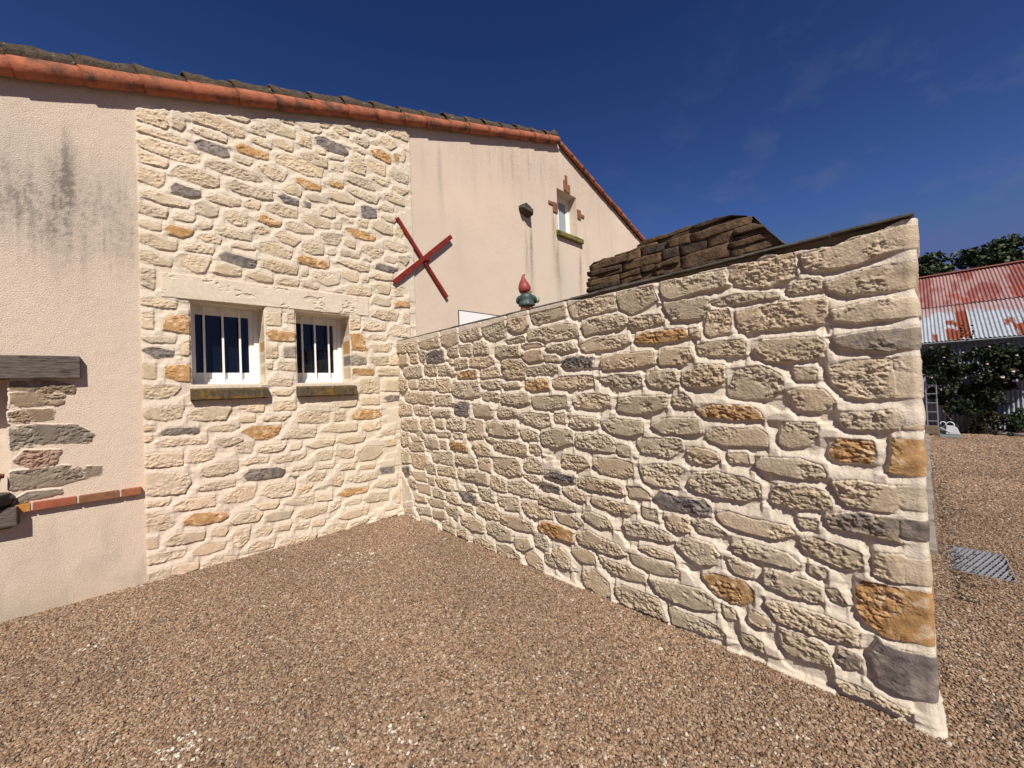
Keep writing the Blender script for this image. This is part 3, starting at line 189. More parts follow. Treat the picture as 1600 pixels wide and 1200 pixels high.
HW="s-908,4859,-850,4854,-800,4892,-831,4836,-909,4817;s-751,4856,-689,4904,-586,4896,-572,4837,-681,4828;s-833,4757,-783,4779,-698,4767,-765,4739;s-626,4943,-572,4983,-397,5055,-406,4957,-520,4946,-605,4930;s-332,4995,-274,5031,-216,5028,-229,4988,-310,4971;s-271,5111,-175,5176,-56,5184,-82,5114,-178,5113;s-513,4840,-457,4886,-324,4875,-326,4830,-361,4793,-471,4803;s-33,5135,18,5181,170,5200,247,5160,239,5121,116,5117,-10,5105;s-158,4989,-61,5048,25,5032,73,4981,-30,4893,-90,4915,-160,4943;s-267,4899,-220,4918,-192,4884,-233,4873;s-506,4712,-463,4730,-375,4721,-381,4691,-475,4692;o-294,4775,-223,4826,-45,4817,-9,4773,-18,4711,-97,4710,-261,4721;o31,4858,81,4866,105,4828,90,4764,53,4773;s160,4933,200,4973,211,4905,175,4808;s-543,4589,-498,4628,-401,4611,-370,4546,-385,4424,-484,4416,-580,4424,-567,4505;s-334,4603,-264,4652,-100,4634,-104,4506,-176,4504,-269,4516,-312,4567;s-28,4591,22,4633,148,4619,237,4567,222,4514,68,4508,-18,4549;s-614,4326,-518,4371,-320,4352,-243,4266,-346,4254,-521,4261,-606,4276;s-284,4409,-237,4437,-71,4437,-60,4383,-157,4374;s1,4380,64,4413,205,4412,230,4397,137,4331,62,4354;s-610,4157,-524,4196,-371,4180,-211,4163,-249,4090,-374,4090,-505,4115,-589,4142;s-836,4041,-755,4088,-612,4081,-529,4043,-541,4001,-708,3977,-818,3990;s-126,4247,-40,4286,135,4271,170,4187,106,4180,-19,4188,-115,4205;s-192,4056,-131,4103,2,4090,-12,4046,-133,4039;s-785,4412,-734,4442,-668,4424,-670,4359,-777,4352;g-449,4002,-376,4029,-251,4016,-249,3910,-426,3861,-447,3904;s-939,3835,-841,3858,-769,3812,-765,3771,-815,3752,-941,3753;s-781,3907,-690,3908,-566,3891,-513,3863,-589,3831,-702,3852;s-172,3948,-75,3981,22,3945,8,3918,-90,3903;s-704,3772,-643,3779,-559,3764,-560,3737,-654,3749;s-483,3807,-371,3837,-380,3741,-485,3725;s-304,3833,-198,3879,-32,3838,-36,3733,-156,3726,-295,3769;s30,3842,106,3850,130,3797,102,3743,28,3772;o-657,3653,-594,3680,-321,3673,-276,3640,-289,3603,-436,3579,-544,3591;s-948,3517,-861,3544,-701,3558,-713,3502,-766,3432,-865,3420,-912,3465;s-782,3694,-707,3698,-719,3637,-769,3635;s-673,3480,-640,3530,-546,3520,-538,3442,-633,3447;s-463,3431,-393,3523,-257,3532,-165,3485,-215,3407,-286,3370,-364,3398;s-161,3600,-100,3631,109,3604,159,3556,107,3527,-67,3541;s-858,3334,-798,3368,-774,3332,-800,3306,-849,3305;s-717,3365,-655,3389,-603,3379,-610,3324,-709,3314;s-599,3369,-509,3356,-493,3327,-595,3317;s-156,3397,-108,3418,1,3383,-13,3357,-134,3367;s41,3472,156,3485,200,3446,152,3366,64,3407;g-277,3283,-230,3314,35,3296,-42,3225,-174,3229,-279,3243;s-762,3230,-700,3258,-369,3248,-383,3185,-482,3172,-630,3193;s-433,3329,-344,3325,-423,3314;s-720,3113,-632,3129,-518,3085,-530,3024,-605,3017,-697,3054;s-453,3075,-419,3102,-375,3077,-388,3042,-454,3031;s-328,3129,-281,3165,-44,3167,-46,3120,-155,3108,-295,3107;s-649,2936,-586,2956,-435,2958,-348,2894,-371,2869,-546,2861,-631,2865;s-298,3012,-228,3045,-87,3011,-114,2927,-232,2927;s-25,3032,50,3043,97,2934,-17,2918;s-340,2785,-292,2858,-116,2859,-94,2805,-108,2769,-238,2764;o-32,2847,184,2863,181,2792,-35,2766;s-803,2860,-743,2890,-708,2864;s-352,2619,-292,2691,-104,2701,17,2668,-11,2585,-192,2579;s81,2698,184,2698,178,2556,89,2571;s-626,2537,-514,2548,-518,2435,-640,2420;s-472,2509,-332,2544,-171,2502,-173,2435,-359,2426,-480,2433;s-126,2427,-50,2513,176,2497,171,2367,-55,2381,-115,2394;s-395,2341,-338,2367,-165,2351,-178,2305,-317,2308;o-632,2358,-504,2377,-468,2304,-455,2208,-412,2177,-478,2164,-617,2179;s-376,2244,-156,2256,-98,2213,-136,2166,-334,2159;m-687,2071,-587,2111,-459,2078,-451,1992,-665,1978;s-404,2091,-150,2098,-142,1997,-306,1983,-372,2026;s-126,2105,-4,2114,-8,1999,-130,1992;o-614,1926,-519,1932,-353,1928,-350,1862,-532,1857,-606,1873;s-296,1928,-168,1941,-10,1931,-13,1850,-288,1857;s-535,1767,-480,1798,-290,1796,-296,1631,-539,1639;s-209,1784,-16,1793,-9,1639,-213,1656;s-509,1574,-298,1570,-289,1488,-523,1489;g-217,1562,-133,1592,-11,1576,-14,1519,-183,1510;s-791,1535,-585,1535,-598,1483,-793,1473;s-2481,4229,-2422,4298,-2313,4308,-2283,4220,-2297,4181,-2400,4185,-2471,4186;s-2250,4303,-2173,4321,-2155,4260,-2188,4211,-2246,4220;s-2119,4398,-2023,4478,-1882,4471,-1704,4441,-1667,4363,-1767,4339,-1942,4354,-2093,4340;s-1851,4540,-1761,4591,-1623,4580,-1655,4537,-1823,4508;s-2484,4115,-2316,4130,-2151,4124,-2152,4081,-2342,4078,-2478,4077;s-2102,4258,-2026,4299,-1828,4277,-1829,4240,-2014,4225,-2082,4240;g-2084,4134,-2029,4184,-1830,4185,-1810,4110,-1862,4081,-2058,4084;o-1755,4234,-1708,4281,-1469,4272,-1462,4207,-1585,4188,-1725,4190;s-2486,3985,-2415,4039,-2217,4037,-2053,4016,-2061,3943,-2194,3918,-2381,3921,-2469,3943;s-1609,4501,-1511,4545,-1481,4451,-1610,4444;s-1452,4590,-1358,4642,-1200,4621,-1192,4554,-1344,4530,-1445,4535;s-1330,4724,-1214,4736,-1197,4714,-1304,4696;s-1123,4747,-990,4775,-892,4765,-933,4726,-1087,4712;s-1612,4377,-1531,4401,-1433,4355,-1450,4338,-1597,4345;s-1414,4450,-1327,4487,-1214,4444,-1215,4393,-1364,4392;s-1136,4608,-1032,4642,-1017,4513,-1130,4508;g-974,4656,-894,4700,-626,4693,-585,4632,-630,4581,-839,4563,-956,4600;s-1772,4125,-1696,4155,-1610,4122,-1635,4084,-1743,4081;s-2488,3887,-2382,3880,-2290,3856,-2310,3807,-2466,3798;s-2006,3972,-1921,4031,-1714,4027,-1558,3989,-1527,3943,-1701,3911,-1894,3924,-2000,3939;s-2490,3741,-2420,3750,-2318,3721,-2325,3652,-2363,3606,-2492,3627;s-2260,3792,-2195,3867,-2063,3863,-1903,3840,-1912,3765,-1998,3728,-2159,3743,-2248,3762;s-1555,4105,-1455,4151,-1285,4115,-1322,4023,-1426,4007,-1524,4059;s-1385,4266,-1314,4323,-1097,4336,-896,4307,-909,4207,-1065,4173,-1282,4206,-1369,4223;s-1133,4384,-1019,4450,-843,4434,-845,4347,-984,4327,-1116,4350;s-969,4511,-880,4526,-861,4501,-940,4481;s-810,4500,-653,4539,-643,4510,-801,4471;g-2270,3637,-2237,3682,-2054,3666,-2048,3615,-2096,3582,-2264,3589;s-1839,3817,-1778,3875,-1625,3852,-1446,3854,-1432,3781,-1532,3750,-1751,3755,-1825,3777;s-2465,3523,-2412,3557,-2253,3542,-2151,3505,-2151,3479,-2353,3461,-2460,3485;s-2000,3630,-1928,3680,-1738,3667,-1731,3632,-1800,3593,-1972,3603;s-2091,3523,-2029,3560,-1918,3531,-1926,3466,-1990,3430,-2085,3447;s-1676,3667,-1629,3710,-1550,3677,-1567,3625,-1662,3634;g-1379,3836,-1309,3868,-1176,3850,-1177,3799,-1329,3783;g-1121,3847,-1055,3857,-1047,3808,-1104,3801;s-1492,3685,-1399,3732,-1189,3705,-1191,3644,-1333,3624,-1469,3644;s-1316,3926,-1217,4009,-1136,3965,-1156,3907,-1291,3904;o-1196,4096,-1122,4122,-923,4087,-934,4041,-1088,4011,-1179,4062;o-830,4182,-757,4217,-653,4199,-676,4147,-811,4145;s-1091,3928,-994,3969,-857,3949,-858,3917,-1054,3898;s-2491,3403,-2426,3414,-2300,3394,-2307,3333,-2392,3326,-2486,3340;s-2250,3374,-2205,3404,-2100,3391,-2114,3352,-2167,3338,-2244,3342;s-1868,3501,-1801,3547,-1665,3503,-1682,3423,-1774,3408,-1862,3448;o-1585,3544,-1520,3581,-1361,3547,-1371,3506,-1473,3488,-1570,3510;s-1135,3670,-1021,3722,-836,3668,-837,3614,-1006,3592,-1118,3623;s-1309,3542,-1247,3578,-1026,3534,-1027,3503,-1195,3481,-1302,3494;s-2500,3224,-2441,3264,-2351,3247,-2352,3205,-2418,3197;s-2081,3318,-2047,3353,-1964,3349,-1986,3308,-2048,3292;o-2321,3230,-2283,3273,-2116,3266,-2130,3228,-2196,3177,-2297,3186;s-1936,3321,-1878,3363,-1638,3341,-1639,3276,-1792,3267,-1909,3283;s-1604,3406,-1539,3452,-1475,3411,-1492,3378,-1573,3376;s-1416,3396,-1355,3441,-1162,3389,-1236,3311,-1375,3338;s-2496,3129,-2419,3156,-2242,3107,-2250,3038,-2362,3030,-2491,3074;s-2090,3212,-2036,3243,-1903,3222,-1911,3184,-2023,3176;s-2185,3087,-2119,3136,-1955,3121,-1970,3073,-2080,3058,-2173,3055;s-1809,3181,-1733,3216,-1610,3188,-1719,3174;s-1560,3266,-1427,3306,-1256,3237,-1276,3163,-1431,3170,-1546,3193;s-1144,3363,-1049,3415,-915,3374,-917,3289,-1053,3260,-1146,3291;s-2499,2968,-2422,2984,-2278,2916,-2291,2880,-2401,2883,-2494,2905;s-2239,2974,-2161,3015,-1986,3009,-2030,2877,-2111,2854,-2202,2914;g-1914,3059,-1855,3107,-1605,3077,-1615,3000,-1739,2995,-1901,3017;s-1945,2955,-1872,2987,-1740,2948,-1741,2884,-1861,2872,-1960,2890;s-1557,3058,-1482,3111,-1207,3067,-1218,2995,-1368,2988,-1534,3015;o-1204,3188,-1148,3230,-860,3196,-873,3119,-1039,3119,-1187,3141;s-1695,2901,-1616,2953,-1454,2915,-1456,2866,-1586,2864;s-1413,2902,-1335,2935,-1193,2909,-1213,2866,-1388,2868;s-1157,2915,-1082,2937,-988,2880,-1008,2857,-1139,2877;s-1041,3037,-943,3085,-742,3047,-755,2970,-889,2917,-1005,2960;s-2507,2807,-2402,2818,-2405,2647,-2498,2697;s-1153,3037,-1097,3057,-1099,2996,-1154,2996;s-2500,2525,-2426,2558,-2247,2541,-2260,2491,-2369,2486,-2484,2504;s-2502,2400,-2416,2433,-2422,2283,-2488,2293;o-2354,2320,-2323,2403,-2199,2432,-2168,2386,-2167,2262,-2252,2272,-2349,2281;s-2501,2199,-2374,2215,-2266,2198,-2273,2165,-2433,2156;g-2491,2091,-2422,2117,-2287,2083,-2288,2035,-2413,2023;s-2223,2168,-2172,2203,-2175,2055,-2219,2053;s-2511,1951,-2408,1952,-2411,1826,-2507,1827;o-2350,1937,-2196,1964,-2171,1939,-2174,1799,-2262,1809,-2346,1842;s-2515,1704,-2475,1757,-2335,1754,-2244,1735,-2289,1672,-2385,1644,-2488,1664;s-2502,1503,-2467,1555,-2327,1570,-2223,1556,-2250,1460,-2353,1444,-2469,1469;s-2194,1464,-2154,1527,-1996,1551,-1857,1525,-1902,1416,-2039,1418,-2156,1436;s-1785,1521,-1650,1549,-1566,1526,-1583,1472,-1682,1479;s-1516,2522,-1385,2546,-1389,2403,-1519,2401;s-1318,2524,-1248,2541,-1251,2444,-1311,2448;o-1537,2316,-1472,2349,-1254,2328,-1257,2240,-1491,2236;s-1542,2150,-1428,2165,-1431,2052,-1544,2048;m-1379,2157,-1241,2173,-1245,2057,-1364,2063;s-1546,1984,-1482,1994,-1483,1929,-1547,1929;s-1433,1986,-1246,1999,-1257,1912,-1418,1921;s-1519,1781,-1405,1808,-1286,1797,-1305,1740,-1488,1744;s-1474,1678,-1408,1695,-1299,1673,-1325,1635,-1442,1640;s-1477,1558,-1267,1556,-1269,1480,-1471,1474;s-1245,1411,-1156,1443,-914,1417,-917,1306,-1123,1314,-1247,1334;s-1584,1408,-1448,1416,-1331,1408,-1400,1366,-1577,1380;s-1788,1415,-1654,1414,-1655,1369,-1774,1379;s-856,1403,-735,1405,-738,1311,-859,1311;o-654,1368,-567,1425,-301,1408,-269,1339,-396,1305,-635,1324;g-2389,1331,-2345,1368,-2111,1354,-2119,1303,-2371,1313;s-2042,1330,-1913,1354,-1794,1334,-1841,1301,-2015,1310;s-2519,1409,-2454,1403,-2425,1352,-2490,1358;s-2515,1304,-2456,1298,-2451,1265,-2510,1264;s-2409,1235,-2334,1267,-2059,1227,-2059,1201,-2385,1207;s-2512,1135,-2435,1149,-2242,1121,-2244,1020,-2413,1023,-2508,1047;s-2196,1123,-2061,1131,-1984,1120,-2021,1037,-2131,1019,-2191,1037;s-1988,1227,-1827,1236,-1767,1193,-1829,1163,-1918,1138,-1975,1181;s-1829,1145,-1737,1174,-1674,1154,-1693,1053,-1801,1077;s-1644,1084,-1579,1113,-1375,1097,-1412,1043,-1581,1037,-1637,1055;s-1332,1072,-1214,1077,-1243,1030,-1324,1031;s-1168,1061,-1062,1110,-862,1097,-885,1036,-1084,1020;o-1773,1285,-1670,1322,-1422,1308,-1441,1232,-1544,1176,-1658,1189,-1719,1243;s-1408,1170,-1318,1249,-1058,1244,-1080,1153,-1267,1154;s-1000,1207,-878,1269,-589,1276,-592,1177,-798,1176;s-511,1247,-299,1252,-278,1180,-445,1151,-513,1180;s-280,1111,-80,1125,-94,1079,-257,1073;s-822,1071,-736,1104,-494,1088,-518,1035,-718,1026;s-235,1013,-110,1010,-87,936,-213,928;s-613,880,-521,957,-311,941,-277,855,-387,791,-549,793;s-858,915,-783,969,-633,949,-658,865,-744,856;s-1067,945,-988,965,-887,951,-910,870,-1049,880;s-1749,987,-1647,990,-1541,965,-1550,938,-1742,940;s-1500,949,-1396,972,-1180,951,-1219,916,-1467,915;s-2106,955,-1979,987,-1818,979,-1813,887,-1954,867,-2094,883;g-1761,823,-1713,879,-1485,870,-1400,836,-1419,771,-1588,763,-1731,771;g-1350,749,-1269,738,-1288,717;s-1312,831,-1109,818,-1147,793,-1313,801;s-1071,801,-872,800,-893,772,-1052,777;s-810,780,-639,774,-630,717,-791,723;s-574,719,-378,710,-391,678,-564,691;g-320,666,-123,656,-113,572,-299,593;s-2516,944,-2426,976,-2200,920,-2182,848,-2230,756,-2394,765,-2501,796;s-2136,788,-2040,812,-1838,791,-1839,746,-1999,734,-2124,751;s-1945,625,-1840,710,-1654,691,-1689,586,-1797,574,-1931,595;s-1616,608,-1557,672,-1421,684,-1299,650,-1338,539,-1527,551;s-1169,706,-1073,729,-976,712,-1017,647,-1151,662;s-928,630,-856,659,-774,601,-818,535,-920,565;s-732,593,-644,621,-346,613,-360,547,-602,536;s-1264,593,-1190,629,-1115,604,-1174,534,-1248,530;s-1098,549,-940,559,-981,536;o-842,433,-757,479,-469,454,-494,403,-738,395;s-399,451,-278,485,-78,483,-81,412,-233,395;s-2514,703,-2419,706,-2333,694,-2359,667,-2503,677;s-2302,654,-2244,691,-2001,664,-2003,585,-2181,583,-2284,600;s-1081,474,-902,477,-905,393,-1063,418;s-1410,467,-1321,486,-1100,478,-1121,391,-1323,427;s-1706,516,-1594,509,-1461,488,-1496,438,-1628,451;s-543,313,-427,344,-210,332,-213,240,-476,264;s-163,252,-110,311,-46,310,-51,168,-115,171;o-2242,489,-2168,538,-1933,506,-1905,455,-1964,416,-2144,425,-2236,450;s-2521,625,-2433,619,-2348,574,-2306,489,-2363,454,-2507,446;s-1877,394,-1816,450,-1692,438,-1613,400,-1663,338,-1863,363;s-1589,375,-1498,391,-1325,368,-1362,299,-1533,304,-1574,324;s-1273,296,-1217,342,-967,334,-989,266,-1201,248;s-928,314,-813,352,-826,290,-929,262;s-762,319,-565,329,-589,279,-741,292;s-840,166,-744,217,-478,198,-504,125,-768,126;s-267,136,-91,141,-92,106,-243,107;s-2520,402,-2425,382,-2427,293,-2510,319;s-2371,342,-2314,391,-2091,354,-2107,281,-2240,278,-2366,299;s-2029,346,-1965,355,-1908,321,-1938,267,-2037,296;s-1866,229,-1834,292,-1727,281,-1746,175,-1809,103,-1853,135;s-1666,236,-1601,256,-1536,219,-1570,172,-1651,185;s-1485,234,-1346,226,-1366,172,-1469,191;s-1311,207,-1165,188,-1185,133,-1304,155;s-1137,181,-992,174,-1013,127,-1129,138;s-2511,240,-2428,253,-2228,215,-2255,165,-2393,161,-2512,168;s-2176,165,-2108,230,-1926,192,-1941,144,-2055,127,-2163,144;s-1732,80,-1669,116,-1505,105,-1524,34,-1639,32,-1733,43;s-1473,38,-1386,70,-1093,46,-1114,-9,-1335,-3,-1457,4;s-1016,45,-914,90,-748,78,-771,20,-957,-2;s-706,67,-483,64,-507,26,-707,13;s-366,46,-196,49,-95,24,-295,16;s-2098,37,-2014,79,-1825,36,-1856,1,-2058,6;s-2339,69,-2282,99,-2138,68,-2146,19,-2271,3,-2328,23;s-2514,81,-2455,92,-2345,87,-2347,5,-2492,-22,-2521,4"
EX="b-3234,1805,-3110,1817,-2988,1801,-2919,1777,-2920,1725,-3065,1730,-3235,1756;b-3236,1721,-3111,1724,-2970,1697,-2980,1638,-3112,1631,-3237,1617;b-3237,1575,-3158,1591,-3029,1583,-3030,1517,-3132,1504,-3234,1505;g-3239,1450,-3114,1466,-2904,1447,-2803,1361,-2846,1305,-3070,1332,-3232,1296;r-3225,1212,-3171,1274,-2996,1250,-3025,1167,-3119,1132,-3216,1190;g-3243,1118,-2988,1124,-2766,1080,-2777,1021,-2980,984,-3245,994;g-3228,907,-3166,950,-3000,936,-3000,915,-3122,898,-3220,884"

# ================================================================== SETTING
# ------------------------------------------------------------------ stone relief
PAL = {'s': (.50,.405,.288), 'o': (.43,.255,.115), 'g': (.185,.158,.143), 'd': (.215,.175,.135), 'm': (.32,.265,.20), 'b': (.25,.19,.13), 'r': (.36,.23,.17)}
def parse(txt):
    out = []
    for q in txt.split(';'):
        v = [int(t)/1000 for t in q[1:].split(',')]; out.append((q[0], np.array(v).reshape(-1, 2)))
    return out
def joints(best, us, zs, h0, sgn):
    """pointing that is cut back under and beside a stone on the sun side and runs out flush to the next one"""
    st = best > -.004; nu, nz = best.shape; big = .09
    def scan(axis, rev):
        d = np.full(best.shape, big); c = (zs if axis else us); n = nz if axis else nu; rng_ = range(n) if not rev else range(n-1, -1, -1); acc = None; prev = None
        for i in rng_:
            s_ = st[:, i] if axis else st[i]
            acc = np.full(s_.shape, .035 if axis and not rev else big) if acc is None else acc + abs(c[i]-c[prev])
            acc = np.where(s_, 0, np.minimum(acc, big)); prev = i
            if axis: d[:, i] = acc
            else: d[i] = acc
        return d
    below, above = scan(1, False), scan(1, True); left, right = scan(0, False), scan(0, True)   # left: stone at smaller u
    lo, hi = .04*h0, 1.0*h0
    W = 0; T = 0
    for d, hv in ((above, lo), (below, hi), (left, hi if sgn > 0 else lo), (right, lo if sgn > 0 else hi)):
        w_ = np.where(d >= big*.999, 1e-3, 1/(d+.002)**1.6)*(1.0 if d is above or d is below else .8); W = W+w_; T = T+w_*hv
    J = T/W
    for _ in range(3): J[1:-1, 1:-1] = (J[1:-1, 1:-1]*2+J[:-2, 1:-1]+J[2:, 1:-1]+J[1:-1, :-2]+J[1:-1, 2:])/6
    return J
def relief(U, Z, stones, seed, h0, bev, amp, mortar, gain=1.0, pink=None, jsgn=0):
    """height and colour of a rough stone wall over the wall plane (metres)"""
    n = lambda f, s, o=3, a=1.0, b=1.0: fbm(U*a, Z*b, f, o, seed+s)
    Uw = U + .018*(n(9, 1)-.5) + .013*(n(34, 2, 4)-.5); Zw = Z + .012*(n(9, 3)-.5) + .010*(n(34, 4, 4)-.5)
    best = np.full(U.shape, -9., np.float32); H = np.zeros(U.shape, np.float32); C = np.zeros(U.shape+(3,), np.float32); msk = np.zeros(U.shape, np.float32)
    q = (fbm(U + .05*n(20, 7), Z*1.5 + .05*n(20, 17), 21, 5, seed+5, .62) + .3*(n(5, 6)-.5))*8; fl = np.floor(q); ter = (fl + sstep(q-fl, .5, .92))/8
    rag = sstep(n(6.5, 8), .36, .52)
    rd = 1-abs(2*fbm(U + .03*n(25, 27), Z*1.7 + .03*n(25, 28), 34, 3, seed+29)-1)
    rough = (ter-.5)*amp*(.14+1.25*rag) - sstep(rd, .86, .98)*amp*.22*rag + (n(52, 9, 3, 1, 1.5)-.5)*amp*.9*rag + (n(120, 10, 2)-.5)*amp*.16
    tone = n(30, 12, 4); us = U[:, 0]; zs = Z[0, :]
    rs = random.Random(seed)
    for k, P in stones:
        pad = .05
        i0, i1 = np.searchsorted(us, (P[:, 0].min()-pad, P[:, 0].max()+pad)); j0, j1 = np.searchsorted(zs, (P[:, 1].min()-pad, P[:, 1].max()+pad))
        if i1-i0 < 2 or j1-j0 < 2: continue
        x = Uw[i0:i1, j0:j1]; y = Zw[i0:i1, j0:j1]; d = np.full(x.shape, 9.); ins = np.zeros(x.shape, bool)
        for a, b in zip(P, np.roll(P, -1, 0)):
            e = b-a; l2 = max(e@e, 1e-9); t = np.clip(((x-a[0])*e[0]+(y-a[1])*e[1])/l2, 0, 1)
            d = np.minimum(d, np.hypot(x-a[0]-t*e[0], y-a[1]-t*e[1]))
            if abs(e[1]) > 1e-9: ins ^= ((a[1] > y) != (b[1] > y)) & (x < e[0]*(y-a[1])/e[1]+a[0])
        sd = np.where(ins, d, -d)+(.0025 if h0 > .02 else .0015)
        up = sd > best[i0:i1, j0:j1]
        t = np.clip((sd+bev)/bev, 0, 1); prof = (1-(1-t)**2)**.38
        size = math.sqrt(max(np.ptp(P[:, 0])*np.ptp(P[:, 1]), 1e-6)); hh = h0*(.75+.5*rs.random())*min(1, .55+size*3.5)
        dome = np.clip(sd/.03, 0, 1)**.6*h0*.05
        tx, tz = rs.uniform(-1, 1)*.03, rs.uniform(-.5, 1)*.05; c0 = P.mean(0)
        h = prof*(hh + dome + rough[i0:i1, j0:j1] + tx*(x-c0[0]) + tz*(y-c0[1]))
        m_ = sstep(sd, -bev*.8, -bev*.25)
        base = np.array(PAL[k]); v = 1+rs.uniform(-.13, .13); wv = rs.uniform(-.03, .045)
        base = base*v*np.array((1+wv, 1, 1-wv))*gain
        if pink is not None and k == 's': base = base*np.array(pink)
        tt = tone[i0:i1, j0:j1, None]
        if k == 'm': c = base*(1+.2*(tt-.5)) + (np.array(PAL['g'])*gain-base)*sstep(tone[i0:i1, j0:j1], .45, .6)[..., None]*.7
        elif k == 'o': c = base*(1+.9*(tt-.5)) + (np.array(PAL['s'])*gain-base)*sstep(tone[i0:i1, j0:j1], .55, .75)[..., None]*.8
        elif k == 'g': c = base*(1+1.3*(tt-.5)); c = c + (np.array((.30,.24,.18))-c)*sstep(tone[i0:i1, j0:j1], .56, .72)[..., None]*.5
        else: c = base*(1+.42*(tt-.5)) + (np.array(mortar)-base)*(sstep(-rough[i0:i1, j0:j1], .0, amp*.35)[..., None]*.22)
        H[i0:i1, j0:j1] = np.where(up, h, H[i0:i1, j0:j1]); msk[i0:i1, j0:j1] = np.where(up, m_, msk[i0:i1, j0:j1])
        C[i0:i1, j0:j1] = np.where(up[..., None], c, C[i0:i1, j0:j1]); best[i0:i1, j0:j1] = np.maximum(best[i0:i1, j0:j1], sd)
    out = np.clip(-best-bev, 0, .04)/.04
    mh = .006*np.sqrt(out)*(h0/.02)*.5 + (n(11, 20)-.5)*.010*(h0/.02)*.7 + (n(45, 21)-.5)*.003 + (n(140, 22, 2)-.5)*.0015
    if jsgn: mh = (mh-.006*np.sqrt(out)*(h0/.02)*.5)*.8 + joints(best, us, zs, h0, jsgn); base_h = mh
    else: base_h = mh
    mh2 = base_h*np.clip(-best/bev, 0, 1)
    if jsgn: H = np.where(best > -bev, np.maximum(H, np.clip(-best/bev, 0, 1)*base_h), 0); mh2 = np.where(best > -bev, 0, base_h)
    mc = np.array(mortar)*(1+.10*(n(4, 23)[..., None]-.5)+.12*(n(40, 24)[..., None]-.5))
    C = C*msk[..., None] + mc*(1-msk[..., None])
    lt = fbm(U, Z, 1.3, 3, seed+40)[..., None]-.5; C = C*(1+np.array((.10, .10, .13))*lt*2) ; C = C*(1+.10*(fbm(U, Z, 75, 2, seed+41)[..., None]-.5))
    return H + mh2, C, best
def grid_faces(nu, nz, keep=None):
    I = np.arange(nu*nz).reshape(nu, nz)
    F = np.stack([I[:-1, :-1], I[1:, :-1], I[1:, 1:], I[:-1, 1:]], -1)
    return F[keep] if keep is not None else F.reshape(-1, 4)
def compact(V, F, C):
    u, inv = np.unique(F, return_inverse=True)
    return V[u], inv.reshape(F.shape), C[u]

MORT_G = (.60,.515,.415); MORT_H = (.64,.545,.43)

# ------------------------------------------------------------------ garden wall
L, HW_ = 4.822, 2.30
garden = tag(empty('garden_wall', (0, -L/2, 0)), 'cream wall of raised rough stones jutting out from the house over the gravel', 'wall')
gst = parse(GW)
for i, (k, P) in enumerate(gst):
    P[P[:, 0] > 4.775, 0] += .30
R_ = .018; s1 = L-R_; s2 = s1+R_*math.pi/2; s3 = s2+.27
sg = np.concatenate([np.linspace(-.02, 2.2, 400, endpoint=False), np.linspace(2.2, s1-.1, 680, endpoint=False), np.linspace(s1-.1, s2+.02, 50, endpoint=False), np.linspace(s2+.02, s3, 30)])
zg = np.linspace(-.04, HW_+.003, 620)
S, Z = np.meshgrid(sg, zg, indexing='ij')
Hh, C, best = relief(S, Z, gst, 100, .030, .005, .020, MORT_G, .90, jsgn=1)
quoin = sstep(S, s1-.09, s1-.0); Hh = Hh*(1-quoin)+(.026+.22*(Hh-.026))*quoin
th = np.clip((S-s1)/R_, 0, math.pi/2)
bx = np.where(S < s1, 0, np.where(S < s2, R_-R_*np.cos(th), R_+(S-s2)))
by = np.where(S < s1, -S, -s1-R_*np.sin(th))
nx, ny = -np.cos(th), -np.sin(th)
Hh += .006*(fbm(S, Z, 2.5, 2, 140)-.5)*2
# undulating outer edge, messy foot at the end
edge = sstep(S, s1-.10, s1+.02)
Hh += edge*((fbm(Z*0+3.3, Z, 7, 3, 150)-.5)*.026 - .010 + .016*sstep(-Z, -.16, -.02)*fbm(S, Z, 20, 3, 151) + .012*sstep(Z, 2.0, 2.3))
# the render stops short of the coping: a ragged recess along the top, coping shade painted in brown
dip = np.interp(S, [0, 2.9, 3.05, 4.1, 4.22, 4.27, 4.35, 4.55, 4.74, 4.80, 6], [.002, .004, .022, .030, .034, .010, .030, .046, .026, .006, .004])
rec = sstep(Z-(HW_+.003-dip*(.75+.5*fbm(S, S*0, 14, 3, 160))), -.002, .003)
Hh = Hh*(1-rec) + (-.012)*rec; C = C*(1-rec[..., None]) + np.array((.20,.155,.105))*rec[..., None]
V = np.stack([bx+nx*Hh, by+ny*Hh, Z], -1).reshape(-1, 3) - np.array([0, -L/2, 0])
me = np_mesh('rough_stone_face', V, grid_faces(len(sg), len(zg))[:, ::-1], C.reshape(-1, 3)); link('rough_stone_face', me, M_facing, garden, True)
bm = bmesh.new(); box(bm, .03, -4.77+L/2, -.05, .295, L/2-.002, HW_+.003); bm_obj('wall_core', bm, M_wallback, garden)
